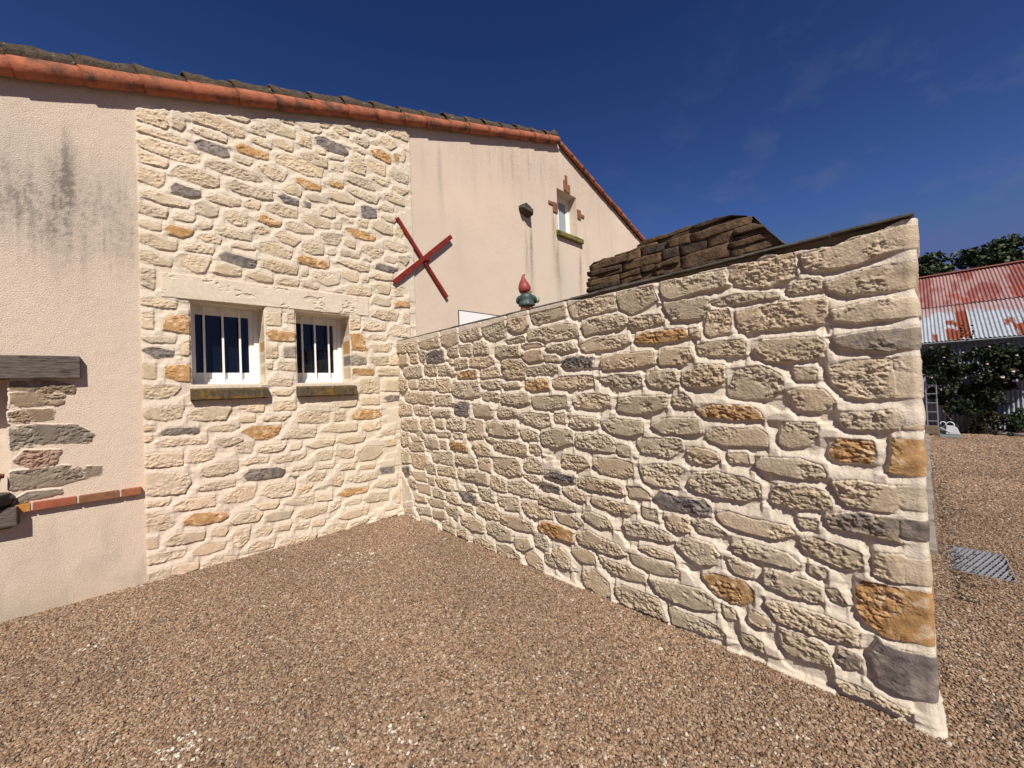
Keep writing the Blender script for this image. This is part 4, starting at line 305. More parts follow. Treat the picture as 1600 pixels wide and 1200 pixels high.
# thin uneven coping slabs, overhanging more towards the free end
bm = bmesh.new(); y = 0.0; rr = random.Random(4); k = 0
while y > -L-.005:
    ln = rr.uniform(.3, .6); y1 = max(y-ln, -L-.02)
    if -L-.02 - y1 > -.12: y1 = -L-.02
    oh = .004 + .022*max(0, min(1, (-y-3.0)/1.2)) + rr.uniform(-.002, .003) ; nseg = 8; zt = HW_+.016+rr.uniform(-.003, .003)
    pts = []
    for j in range(nseg+1):
        yy = y-.002+(y1-y+.004)*j/nseg; pts.append((yy, -.012-oh-rr.uniform(0, .006)))
    a = [[bm.verts.new((x, yy+L/2, z)) for yy, x in pts] for z in (HW_+.004, zt)]
    b = [[bm.verts.new((.31, yy+L/2, z)) for yy, x in pts] for z in (HW_+.004, zt)]
    for j in range(nseg):
        bm.faces.new((a[0][j], a[0][j+1], a[1][j+1], a[1][j])); bm.faces.new((b[0][j], b[1][j], b[1][j+1], b[0][j+1]))
        bm.faces.new((a[1][j], a[1][j+1], b[1][j+1], b[1][j])); bm.faces.new((a[0][j], b[0][j], b[0][j+1], a[0][j+1]))
    for j in (0, nseg): bm.faces.new((a[0][j], a[1][j], b[1][j], b[0][j]))
    y = y1; k += 1
    if y1 <= -L-.015: break
bm_obj('coping', bm, M_coping, garden)

# ------------------------------------------------------------------ house
house = tag(empty('house', (0, 0, 0)), 'gabled rendered house with a cream stone panel, small barred windows and terracotta verge tiles', 'house')
APX, ZLOW = 3.6, lambda x: 4.170+(x+3.236)*.333 if x < 3.6 else 6.446-(x-3.6)*.35   # lower edge of the verge tiles
WZ = np.vectorize(lambda x: ZLOW(x)+.05)
WIN1 = (-2.155, -1.547, 1.77, 2.585); WIN2 = (-1.238, -.645, 1.77, 2.575); WIN3 = (3.535, 4.175, 4.70, 5.575); NICHE = (-4.3, -3.24, .86, 1.85)
OPEN = [WIN1, WIN2, WIN3, NICHE]
def snap(a, vals):
    a = a.copy()
    for v in vals:
        if a[0] < v < a[-1]: a[np.argmin(abs(a-v))] = v
    return a
def cut(us, zs, opens):
    uc = (us[:-1]+us[1:])/2; zc = (zs[:-1]+zs[1:])/2; K = np.ones((len(uc), len(zc)), bool)
    for x0, x1, z0, z1 in opens: K &= ~(((uc > x0) & (uc < x1))[:, None] & ((zc > z0) & (zc < z1))[None, :])
    return K
# plaster gable
us = np.concatenate([np.linspace(-8.5, -3.6, 20, endpoint=False), np.linspace(-3.6, -2.4, 90, endpoint=False), np.linspace(-2.4, .2, 40, endpoint=False), np.linspace(.2, 6.2, 330, endpoint=False), np.linspace(6.2, 8.6, 16)])
zs = np.linspace(-.05, 6.5, 330)
us = snap(us, [v for o in OPEN for v in o[:2]]+[APX]); zs = snap(zs, [v for o in OPEN for v in o[2:]])
U, Z = np.meshgrid(us, zs, indexing='ij'); top = WZ(us)[:, None]
K = cut(us, zs, OPEN) & (zs[None, :-1] < np.minimum(top[:-1], top[1:]))
Zc = np.minimum(Z, top)
PL = np.array((.665,.542,.435)); 
fine = fbm(U, Z*.12, 26, 4, 301); fine2 = fbm(U, Z*.05, 60, 3, 302); blot = fbm(U, Z, 2.2, 4, 303)
Sg = np.zeros(U.shape); Sy = np.zeros(U.shape)
def streak(xc, wd, zt, zb, a, tgt, drift=0.):
    x = xc + drift*(zt-Z) + .02*(fbm(Z*.6, Z*0, 3, 2, 390)-.5); f = np.exp(-((U-x)/(wd*(.55+.9*sstep(zt-Z, 0, zt-zb))))**2)
    v = sstep(zt-Z, -.05, .45)*(1-sstep(zt-Z, (zt-zb)*.25, (zt-zb)*1.15)); tgt += a*.78*f*v*(.35+.75*sstep(.6*fine+.4*grain, .30, .72)*(.5+grain))
grain = fbm(U, Z, 60, 3, 311)
ragz = .35*(fine2-.5)+.2*(fine-.5)
def band(x0, x1, zt, zb, a, tgt):
    g = sstep(U, x0-.2, x0+.2)*(1-sstep(U, x1-.2, x1+.2))
    h = zt-zb; m_ = sstep(zt-Z+ragz*.8, 0, h*.5)*(1-sstep(zt-Z+ragz*1.6, h*.45, h*1.1)); tgt += a*.55*g*m_*(.40+.8*sstep(.6*fine+.4*grain, .3, .7))*(.6+.7*blot)*(.4+1.2*grain)
streak(-2.925, .022, 4.10, 3.1, .75, Sg); streak(-2.91, .11, 3.95, 2.4, .60, Sg); streak(-2.98, .05, 3.5, 3.0, .5, Sg)
band(-3.9, -2.3, 3.95, 2.7, .75, Sg); streak(-2.58, .06, 3.35, 2.8, .5, Sg); streak(-2.69, .03, 3.3, 2.9, .4, Sg); streak(-3.15, .12, 3.6, 2.8, .3, Sg)
band(.9, 5.6, 6.8, 4.9, .35, Sg)
for xc, wd, zt, zb, a in ((.78,.05,5.5,4.0,.45),(.50,.04,5.4,4.5,.2),(1.45,.04,5.7,4.4,.22),(1.8,.03,5.8,4.8,.25),(2.1,.05,5.9,5.0,.3),(2.33,.05,6.0,4.9,.42),(2.45,.03,6.0,5.0,.32),(2.52,.03,5.6,4.8,.3),(2.75,.03,6.1,5.2,.4),(2.84,.02,5.6,4.6,.35),
    (3.1,.04,6.2,5.2,.25),(4.6,.03,5.6,5.0,.35),(5.0,.03,5.7,4.6,.2),(4.45,.03,5.2,4.4,.4),(4.52,.04,4.9,3.6,.3),(5.5,.025,5.4,4.6,.35),(1.1,.12,4.4,3.0,.14),(4.9,.1,4.4,3.0,.25)): streak(xc, wd, zt, zb, a, Sg)
streak(2.60, .045, 4.72, 3.2, .55, Sg); streak(2.73, .055, 4.80, 2.9, .95, Sg); streak(3.50, .06, 4.65, 3.0, .85, Sg); streak(4.23, .06, 4.60, 3.0, .85, Sg); streak(3.6, .12, 4.5, 2.8, .22, Sg)
streak(3.40, .07, 5.2, 3.6, 1.0, Sy); streak(3.48, .05, 4.7, 3.4, .3, Sy); streak(4.25, .05, 4.6, 3.8, .35, Sy)
streak(.45, .10, 3.42, 2.9, .35, Sy)
low = sstep(.62-Z, 0, .5)*(U < -2.5); Sy += low*.25*sstep(blot, .4, .65); Sg += low*.2*sstep(fbm(U, Z*.5, 9, 4, 305), .45, .7)
streak(-3.06, .05, .8, .15, .35, Sg); streak(-2.73, .07, .8, .1, .3, Sg); streak(-3.18, .05, .8, .2, .3, Sy)
Sg = np.clip(Sg, 0, .85)[..., None]; Sy = np.clip(Sy, 0, .75)[..., None]
Cc = PL*(1+.10*(blot[..., None]-.5)) * (1+np.array((.05, 0, -.02))*(fbm(U, Z, 1.1, 2, 309)[..., None]-.5)*2)
Cc = Cc*(1-Sg)+np.array((.155,.14,.118))*Sg; Cc = Cc*(1-Sy)+np.array((.30,.24,.12))*Sy
Yp = .004*(fbm(U, Z, 3, 2, 306)-.5) + .003*(fbm(U, Z, 30, 2, 307)-.5)
for o in OPEN: Yp = np.where((U > o[0]-.03) & (U < o[1]+.03) & (Z > o[2]-.03) & (Z < o[3]+.03), 0, Yp)
V, F, Cv = compact(np.stack([U, Yp, Zc], -1).reshape(-1, 3), grid_faces(len(us), len(zs), K), Cc.reshape(-1, 3))
link('plaster_gable', np_mesh('plaster_gable', V, F, Cv), M_plaster, house, True)

# stone facing on the gable
hst = parse(HW)
XL, XR = -2.503, .283
us = np.concatenate([np.linspace(XL, .02, 480, endpoint=False), np.linspace(.02, XR, 50)]); zs = np.linspace(-.04, 5.36, 1000)
us = snap(us, WIN1[:2]+WIN2[:2]); zs = snap(zs, WIN1[2:]+WIN2[2:])
U, Z = np.meshgrid(us, zs, indexing='ij')
for k, P in hst:
    P[P[:, 0] < -2.47, 0] -= .02
Hh, C, best = relief(U, Z, hst, 400, .0150, .0045, .0140, MORT_H, 1.13, jsgn=-1)
pk = ((1-sstep(U, -2.4, -.6))*(1-sstep(Z, .6, 2.4)))[..., None]; C = C*(1+pk*np.array((.035, -.015, .01)))
topl = 4.30+(U+2.486)*.368 + .05*(fbm(U, U*0, 7, 3, 411)-.5) + .02*(fbm(U, U*0, 40, 2, 412)-.5)
Hh *= sstep(topl-Z, 0, .02)
uc, zc = us[:-1, None], zs[None, :-1]
K = cut(us, zs, [WIN1, WIN2]) & (zc < topl[:-1, :-1]) & ~((uc > .03) & (zc < HW_-.06))
Y = -.012 - Hh; Y[0, :] = .004; Y[-1, :] = .004; Y[1, :] += .004; Y = np.where((topl-Z) < .012, -.002, Y)
for o in (WIN1, WIN2):
    near = (U > o[0]-.009) & (U < o[1]+.009) & (Z > o[2]-.009) & (Z < o[3]+.009); Y = np.where(near, -.008, Y)
V, F, Cv = compact(np.stack([U, Y, Z], -1).reshape(-1, 3), grid_faces(len(us), len(zs), K), C.reshape(-1, 3))
link('stone_panel', np_mesh('stone_panel', V, F, Cv), M_facing, house, True)

# exposed old stones beside the niche
us = np.linspace(-3.26, -2.74, 150); zs = np.linspace(.87, 1.84, 260); U, Z = np.meshgrid(us, zs, indexing='ij')
Hh, C, best = relief(U, Z, parse(EX.replace('g-', 'd-')), 500, .012, .014, .020, tuple(PL), 1.0)
K = (best[:-1, :-1] > -.02)
V, F, Cv = compact(np.stack([U, -Hh+.001, Z], -1).reshape(-1, 3), grid_faces(len(us), len(zs), K), C.reshape(-1, 3))
link('exposed_stones', np_mesh('exposed_stones', V, F, Cv), M_facing, house, True)

# carved lintel over the two windows
us = np.linspace(-2.365, -.392, 420); zs = np.linspace(2.590, 2.830, 60); U, Z = np.meshgrid(us, zs, indexing='ij')
e = np.minimum(np.minimum(U-us[0], us[-1]-U), np.minimum(Z-zs[0], zs[-1]-Z)) + .004*(fbm(U, Z, 30, 3, 601)-.5)
chip = sstep(fbm(U, Z*1.6, 6, 4, 602), .55, .62)*sstep(fbm(U, Z*2, 28, 3, 603), .42, .6)
Y = -.012-.022*np.clip(e/.008, 0, 1)**.5 + .008*chip - .004*(fbm(U, Z*2, 10, 3, 604)-.5); Y[0, :] = Y[-1, :] = .0; Y[:, 0] = 0; Y[:, -1] = 0
Cl = np.array((.66,.565,.44))*(1+.12*(fbm(U, Z, 12, 3, 605)[..., None]-.5)) - .05*chip[..., None]
link('lintel', np_mesh('lintel', np.stack([U, Y, Z+.010*(U+1.4)/1.0], -1).reshape(-1, 3), grid_faces(len(us), len(zs)), Cl.reshape(-1, 3)), M_facing, house, True)

def reveal(o, d, col, parent, stones=(), y0=-.010, zt=None):
    """the four inner faces of an opening; patches of stone on the right jamb"""
    x0, x1, z0, z1 = o; Vs, Fs, Cs = [], [], []
    def sheet(P0, A, B, na, nb, patch=None):
        b = len(Vs)
        for i in range(na+1):
            for j in range(nb+1):
                p_ = P0 + A*(i/na) + B*(j/nb); Vs.append(p_)
                c = np.array(col)*(1+.06*random.uniform(-1, 1)); zz = p_[2]
                for a0, a1, ty in (patch or ()):
                    if a0 < zz < a1 and i/na < .62: c = np.array(PAL[ty])
                Cs.append(c)
        for i in range(na):
            for j in range(nb): q = b+i*(nb+1)+j; Fs.append((q, q+1, q+nb+2, q+nb+1))
    D = np.array((0, d-y0, 0.))
    sheet(np.array((x1, y0, z0)), D, np.array((0, 0, z1-z0)), 12, 60, stones)
    sheet(np.array((x0, y0, z0)), D, np.array((0, 0, z1-z0)), 4, 8)
    sheet(np.array((x0, y0-.02 if stones else y0, z1)), D+np.array((0, .02 if stones else 0, 0)), np.array((x1-x0, 0, 0)), 4, 8)
    sheet(np.array((x0, y0, z0)), D, np.array((x1-x0, 0, 0)), 4, 8)
    link('reveal', np_mesh('reveal', Vs, Fs, Cs), M_reveal, parent, False)
def barred_window(o, bars, mats_right, nm_label):
    x0, x1, z0, z1 = o; d = .33
    fr = bpy.data.objects.new('window', None); COL.objects.link(fr); fr.parent = house; fr.location = ((x0+x1)/2, 0, z0); fr['label'] = nm_label
    ox, oz = (x0+x1)/2, z0
    reveal_o = (x0-ox, x1-ox, 0, z1-oz)
    reveal(reveal_o, d, (.66,.57,.45), fr, [(a-oz, b-oz, t) for a, b, t in mats_right])
    a0, a1, h = x0-ox, x1-ox, z1-oz
    bm = bmesh.new()
    box(bm, a0, d-.07, .012, a0+.035, d, h); box(bm, a1-.045, d-.07, .012, a1, d, h); box(bm, a0+.035, d-.07, h-.035, a1-.045, d, h); box(bm, a0+.035, d-.085, .012, a1-.045, d, .06)
    sx0, sx1, sz0, sz1 = a0+.035, a1-.045, .06, h-.035
    for b in ((sx0, sz0, sx0+.022, sz1), (sx1-.045, sz0, sx1, sz1), (sx0+.022, sz1-.045, sx1-.045, sz1), (sx0+.022, sz0, sx1-.045, sz0+.07)):
        box(bm, b[0], d-.05, b[1], b[2], d-.004, b[3])
    bm_obj('frame', bm, M_white, fr, bevel=.003)
    obox('drip_rail', (a0-.002, d-.115, .0, a1-.012, d-.071, .030), M_white, fr, .004)
    obox('pane', (sx0+.01, d-.030, sz0+.05, sx1-.03, d-.024, sz1-.03), M_glass, fr, 0)
    obox('dark_room', (a0-.3, d+.01, -.2, a1+.3, d+.5, h+.2), M_dark, fr, 0)
    for bx_ in bars:
        obox('bar', (bx_-ox-.0095, d-.10, .031, bx_-ox+.0095, d-.088, h-.002), M_bar, fr, .002)
    return fr
barred_window(WIN1, (-2.031, -1.874, -1.725), ((2.24,2.40,'s'),(2.12,2.22,'o'),(2.0,2.09,'s'),(1.87,1.96,'s')), 'left barred window with three white bars')
barred_window(WIN2, (-1.107, -.967, -.808), ((2.36,2.5,'s'),(2.13,2.28,'o'),(1.98,2.10,'g'),(1.82,1.95,'s')), 'right barred window, closer to the garden wall')
def stone_sill(x0, x1, z0, z1, yo, m, lab, seed, tilt=0):
    bm = bmesh.new(); n = 40; rr = np.random.default_rng(seed)
    prof = [(-yo, z0+.012), (-yo+.008, z0), (.0, z0), (.3, z0), (.3, z1+.02), (0, z1+.012), (-yo+.012, z1), (-yo, z1-.012)]
    rings = []
    for i in range(n+1):
        x = x0+(x1-x0)*i/n; e = .004*rr.random(); rings.append([bm.verts.new((x, yy-(e if j in (0, 7) else 0)+rr.uniform(-.002, .002), z+rr.uniform(-.002, .002)+tilt*(x-x0))) for j, (yy, z) in enumerate(prof)])
    for a, b in zip(rings, rings[1:]):
        for k in range(8): bm.faces.new((a[k], a[(k+1) % 8], b[(k+1) % 8], b[k]))
    bm.faces.new(rings[0][::-1]); bm.faces.new(rings[-1])
    o = bm_obj('window_sill', bm, m, house); o['label'] = lab; return o
stone_sill(-2.172, -1.535, 1.612, 1.722, .085, M_sill, 'mossy dark stone sill under the left barred window', 1)
stone_sill(-1.255, -.602, 1.610, 1.724, .085, M_sill, 'mossy dark stone sill under the right barred window', 2)
for x0, x1 in ((-2.15, -1.55), (-1.235, -.648)): obox('mortar_bed', (x0, -.006, 1.725, x1, .30, 1.768), M_wallback, house, 0)

# small upper window with brick crosses
f3 = bpy.data.objects.new('window', None); COL.objects.link(f3); f3.parent = house; f3.location = (3.535, 0, 4.70); f3['label'] = 'small plain window high on the gable between brick crosses'
reveal((0, .64, 0, .875), .26, tuple(PL*.97), f3, y0=0)
bm = bmesh.new()
for b in ((0, 0, .05, .875), (.59, 0, .64, .875), (.05, .825, .59, .875), (.05, 0, .59, .05), (.05, .05, .10, .825), (.54, .05, .59, .825), (.10, .775, .54, .825), (.10, .05, .54, .11), (.27, .11, .31, .775)):
    box(bm, b[0], .20 if b[0] in (0, .59) else .215, b[1], b[2], .26, b[3])
bm_obj('frame', bm, M_white, f3, bevel=.003)
obox('pane', (.08, .235, .08, .56, .241, .80), M_glass, f3, 0); obox('curtain', (.30, .228, .105, .545, .232, .78), mat('pale_blind', (.30,.33,.36), .7, .2, 20, .004), f3, 0); obox('dark_room', (-.2, .262, -.2, .84, .6, 1.1), M_dark, f3, 0)
o = stone_sill(3.47, 4.285, 4.60, 4.70, .075, M_moss, 'yellow mossy sill under the small upper window', 3)
def cross(cx, cz, blocks, lab):
    bm = bmesh.new()
    for x0, z0, x1, z1 in blocks: box(bm, cx+x0, -.022, cz+z0, cx+x1, .005, cz+z1)
    o = bm_obj('brick_cross', bm, M_rbrick, house, bevel=.004); o['label'] = lab
cross(3.855, 5.60, ((-.045,.145,.02,.32), (-.10,.0,-.035,.20), (-.03,-.02,.035,.14), (.04,-.02,.10,.15)), 'brick cross above the small window')
cross(3.39, 5.13, ((-.13,.045,-.01,.105), (.0,.055,.135,.12), (0,-.01,.135,.050), (.0,-.075,.14,-.015)), 'brick cross left of the small window')
cross(4.30, 5.20, ((-.115,.07,.0,.13), (-.115,.0,.0,.065), (.005,.0,.12,.06), (-.115,-.065,.0,-.005)), 'brick cross right of the small window')

# protruding through stone
def rock(name, c, s, m, parent, seed, sub=3, rough=.25, col=None):
    bm = bmesh.new(); bmesh.ops.create_icosphere(bm, subdivisions=sub, radius=1)
    for v in bm.verts:
        p_ = v.co.copy(); q = Vector([math.copysign(abs(t)**.6, t) for t in p_]); n_ = mnoise.noise(p_*1.3+Vector((seed, 0, 0)))+.4*mnoise.noise(p_*4+Vector((seed, 3, 0)))
        q *= 1+rough*n_; v.co = Vector((c[0]+q.x*s[0], c[1]+q.y*s[1], c[2]+q.z*s[2]))
    o = bm_obj(name, bm, m, parent, True)
    if col is not None:
        a = o.data.color_attributes.new('Col', 'FLOAT_COLOR', 'POINT'); a.data.foreach_set('color', np.tile(np.array((*col, 1), np.float32), len(o.data.vertices)))
    return o
o = rock('through_stone', (0, 0, 0), (.13, .13, .075), M_oldstone, house, 5, 4, .3, (.075,.062,.05)); o.location = (2.57, -.02, 4.82); o.rotation_euler = (0, .3, 0)

# red iron tie cross
X = bpy.data.objects.new('tie_plate', None); COL.objects.link(X); X.parent = house; X.location = (.45, -.034, 3.50); X['label'] = 'red iron X shaped wall tie straddling stone and render'
def arm(ax, az, bx_, bz, w_, yo):
    v = Vector((bx_-ax, 0, bz-az)); ln = v.length; a = math.atan2(v.z, v.x); bm = bmesh.new(); n = 14; rr = random.Random(ax)
    pr = []
    for i in range(n+1):
        t = i/n; x = ln*t; wv = w_*(1+.06*math.sin(t*9))+rr.uniform(-.0012, .0012); by_ = 0
        pr.append([bm.verts.new((x, by_+dy, dz)) for dy, dz in ((-.011, -wv/2), (-.011, wv/2), (.011, wv/2), (.011, -wv/2))])
    for p0, p1 in zip(pr, pr[1:]):
        for k in range(4): bm.faces.new((p0[k], p0[(k+1) % 4], p1[(k+1) % 4], p1[k]))
    bm.faces.new(pr[0][::-1]); bm.faces.new(pr[-1])
    bmesh.ops.transform(bm, matrix=Matrix.Translation((ax, yo, az)) @ Matrix.Rotation(-a, 4, 'Y'), verts=bm.verts)
    bm_obj('arm', bm, M_red, X, bevel=.0015)
arm(-.415, .485, .355, -.495, .052, .0); arm(-.505, -.415, .455, .435, .060, -.022)
bm = bmesh.new(); sweep(bm, [(.03, .05, -.02), (.03, -.085, -.02)], .022, 10); bm_obj('anchor_bolt', bm, M_red, X)

# flush white meter cupboard doors
mb = bpy.data.objects.new('meter_cupboard', None); COL.objects.link(mb); mb.parent = house; mb.location = (1.03, 0, 1.7)
bm = bmesh.new(); box(bm, -.012, -.014, 0, 0, .0, 1.15); box(bm, 0, -.014, 1.14, 1.9, 0, 1.152); bm_obj('frame', bm, M_beam, mb)
for i, (a, b) in enumerate(((.002, .70), (.712, 1.02), (1.026, 1.9))): obox('cupboard_door', (a, -.012, 0, b, -.001, 1.138), M_white, mb, .002)

# niche with timber lintel, stone sill
obox('niche_back', (-4.3, .26, .80, -3.2, .30, 1.95), mat('niche_plaster', tuple(PL), .92, .9, 130, .006, .1, 12), house, 0)
reveal(NICHE, .26, tuple(PL*.95), house, y0=0)
bm = bmesh.new(); box(bm, -4.6, -.065, 1.838, -2.872, .2, 2.012); bmesh.ops.subdivide_edges(bm, edges=[e for e in bm.edges if abs(e.verts[0].co.x-e.verts[1].co.x) > .5], cuts=30)
for v in bm.verts:
    if v.co.y < 0: v.co += Vector((0, .012*mnoise.noise(v.co*3), .010*mnoise.noise(v.co*2.5+Vector((3, 0, 0)))))
o = bm_obj('timber_lintel', bm, M_beam, house, bevel=.004)
# ledge of glazed bricks
bm = bmesh.new(); xs = [-3.235, -3.142, -2.902, -2.657, -2.52]; cl = bm.loops.layers.float_color.new('Col')
cols = [(.42,.18,.035), (.27,.075,.035), (.20,.085,.04), (.28,.095,.04)]
for i in range(4):
    v = box(bm, xs[i]+.006, -.045, .808, xs[i+1]-.006, .02, .868)
    for f in {f for q in v for f in q.link_faces}:
        for l in f.loops: l[cl] = (*cols[i], 1)
bm_obj('brick_ledge', bm, M_brick, house, bevel=.004)
for x in xs[1:4]: obox('ledge_joint', (x-.006, -.038, .812, x+.006, .018, .864), M_wallback, house, 0)
o = obox('niche_sill', (-4.35, -.10, .72, -3.205, .26, .862), M_beam, house, .012)
obox('timber_bearer', (-4.3, -.04, .70, -3.24, .0, .718), M_beam, house, .004)

# roof: verge tiles along both rakes, roof slopes behind
def verge(xa, xb, sgn, n_or_joints):
    for i, (x0, x1) in enumerate(n_or_joints):
        rr = random.Random(int(x0*1000)); ln = (x1-x0); zA, zB = ZLOW(x0+1e-4), ZLOW(x1-1e-4)
        P0, P1 = Vector((x0, 0, zA)), Vector((x1, 0, zB)); ax = (P1-P0).normalized(); nrm = Vector((-ax.z, 0, ax.x))
        if sgn > 0: lo, hi = P0-ax*.035, P1+ax*.0
        else: lo, hi = P0, P1+ax*.035
        def half(nm, cy, cn, r0, r1, a0, a1, m, jit, th_=.014):
            bm = bmesh.new(); ns = 12; nl = 5; R0 = []
            for s_ in (0, 1):
                for l_ in range(nl+1):
                    t = l_/nl; c = lo.lerp(hi, t); r = (r0*(1-t)+r1*t) - (th_ if s_ else 0); row = []
                    for k in range(ns+1):
                        a = math.radians(a0+(a1-a0)*k/ns); jj = jit*mnoise.noise(Vector((c.x*9, k*.7, s_)))
                        row.append(bm.verts.new(c + nrm*(cn+math.sin(a)*(r+jj)) + Vector((0, cy-math.cos(a)*(r+jj), 0))))
                    R0.append(row)
            for s_ in (0, 1):
                for l_ in range(nl):
                    A, B = R0[s_*(nl+1)+l_], R0[s_*(nl+1)+l_+1]
                    for k in range(ns): bm.faces.new((A[k], A[k+1], B[k+1], B[k]))
            for l_ in range(nl):
                for k in (0, ns): bm.faces.new((R0[l_][k], R0[l_+1][k], R0[nl+1+l_+1][k], R0[nl+1+l_][k]))
            for l_ in (0, nl):
                for k in range(ns): bm.faces.new((R0[l_][k], R0[l_][k+1], R0[nl+1+l_][k+1], R0[nl+1+l_][k]))
            return bm_obj(nm, bm, m, house, True)
        big, small = (.128, .112) if sgn > 0 else (.098, .112)
        dz = rr.uniform(-.006, .006)
        if sgn > 0:
            half('verge_tile', -.045+rr.uniform(-.005, .005), .070+dz, big-.042, small-.037, -82, 82, M_tile, .003)
            half('cover_tile', .040, .148+dz+rr.uniform(-.008, .012), big+.000, small-.018, -20, 150, M_ltile, .026, .02)
        else:
            half('verge_tile', -.045+rr.uniform(-.005, .005), .055+dz, big-.048, small-.052, -82, 82, M_tile, .003)
            half('cover_tile', .030, .080+dz+rr.uniform(-.006, .008), big-.024, small-.028, -20, 150, M_ltile, .015, .016)
js = [-5.2,-4.7,-4.3,-3.9,-3.52,-3.14,-2.77,-2.40,-2.06,-1.68,-1.32,-.93,-.55,-.17,.22,.57,.97,1.35,1.74,2.12,2.49,2.89,3.28,3.60]
verge(0, 0, 1, list(zip(js, js[1:])))
js2 = [3.6+.37*i for i in range(14)]
verge(0, 0, -1, list(zip(js2, js2[1:])))
M_roof = mat('roof_tiles', (.36,.14,.07), .85, 0, var=.35, vscale=6, dark=(.09,.07,.05), dscale=7, dpos=(.45,.6))
for nm, xa, xb in (('roof_slope', -8.5, 3.6), ('roof_slope', 3.6, 8.6)):
    nu = 60; nv = 400; A, B = np.meshgrid(np.linspace(0, 1, nu), np.linspace(.10, 8, nv), indexing='ij')
    Xr = xa+(xb-xa)*A; Zr = np.vectorize(ZLOW)(np.clip(Xr, -8.5, 8.6))+.15 + .035*np.abs(np.sin(B*math.pi/.2)) + .012*((A*30) % 1)
    link(nm, np_mesh(nm, np.stack([Xr, B, Zr], -1).reshape(-1, 3), grid_faces(nu, nv)), M_roof, house, True)
for i in range(18):
    bm = bmesh.new(); y = .02+i*.42; pts = []
    sweep(bm, [(3.6, y, 6.66), (3.6, y+.44, 6.675)], [.11, .095], 12); bm_obj('ridge_tile', bm, M_ltile, house, True)
# side walls and soffit
bm = bmesh.new(); box(bm, -8.5, .62, -.05, -8.4, 8, 2.45); box(bm, 8.4, .62, -.05, 8.5, 8, 4.7); box(bm, -8.5, 7.9, -.05, 8.5, 8, 4.4); bm_obj('side_walls', bm, M_wallback, house)

# ------------------------------------------------------------------ ground
def ground_mat(name, scale=90, lumpy=True):
    M = bpy.data.materials.new(name); M.use_nodes = True; N = M.node_tree.nodes; Lk = M.node_tree.links; P = N['Principled BSDF']
    P.inputs['Roughness'].default_value = .95; P.inputs['Specular IOR Level'].default_value = .1
    tc = N.new('ShaderNodeTexCoord'); v = N.new('ShaderNodeTexVoronoi'); v.inputs['Scale'].default_value = scale; Lk.new(tc.outputs['Object'], v.inputs['Vector'])
    sx = N.new('ShaderNodeSeparateColor'); Lk.new(v.outputs['Color'], sx.inputs[0])
    r = N.new('ShaderNodeValToRGB'); e = r.color_ramp.elements; e[0].position = 0; e[0].color = (0.077,0.049,0.032,1); e[1].position = 1; e[1].color = (0.455,0.383,0.296,1)
    for pos, c in ((.3, (0.165,0.104,0.066,1)), (.65, (0.255,0.170,0.109,1)), (.9, (0.324,0.234,0.156,1))): q = e.new(pos); q.color = c
    Lk.new(sx.outputs[0], r.inputs[0])
    n = N.new('ShaderNodeTexNoise'); n.inputs['Scale'].default_value = 1.1; n.inputs['Detail'].default_value = 6; Lk.new(tc.outputs['Object'], n.inputs['Vector'])
    mr = N.new('ShaderNodeMapRange'); mr.inputs[1].default_value = .35; mr.inputs[2].default_value = .65; mr.inputs[3].default_value = .82; mr.inputs[4].default_value = 1.15; Lk.new(n.outputs[0], mr.inputs[0])
    mm = N.new('ShaderNodeVectorMath'); mm.operation = 'SCALE'; Lk.new(r.outputs[0], mm.inputs[0]); Lk.new(mr.outputs[0], mm.inputs['Scale']); Lk.new(mm.outputs[0], P.inputs['Base Color'])
    b = N.new('ShaderNodeBump'); b.inputs['Strength'].default_value = 1; b.inputs['Distance'].default_value = .012; b.invert = True
    Lk.new(v.outputs['Distance'], b.inputs['Height']); Lk.new(b.outputs[0], P.inputs['Normal'])
    return M
M_ground = ground_mat('gravel_ground', 75)
bm = bmesh.new()
GX, GY = (2.20, 2.87), (-5.295, -4.94)       # hole for the drain
for x0, y0, x1, y1 in ((-400, -400, GX[0], 400), (GX[1], -400, 600, 400), (GX[0], -400, GX[1], GY[0]), (GX[0], GY[1], GX[1], 400)):
    bm.faces.new([bm.verts.new(c) for c in ((x0, y0, 0), (x1, y0, 0), (x1, y1, 0), (x0, y1, 0))])
bmesh.ops.remove_doubles(bm, verts=bm.verts, dist=1e-5)
tag(bm_obj('ground', bm, M_ground), kind='structure')

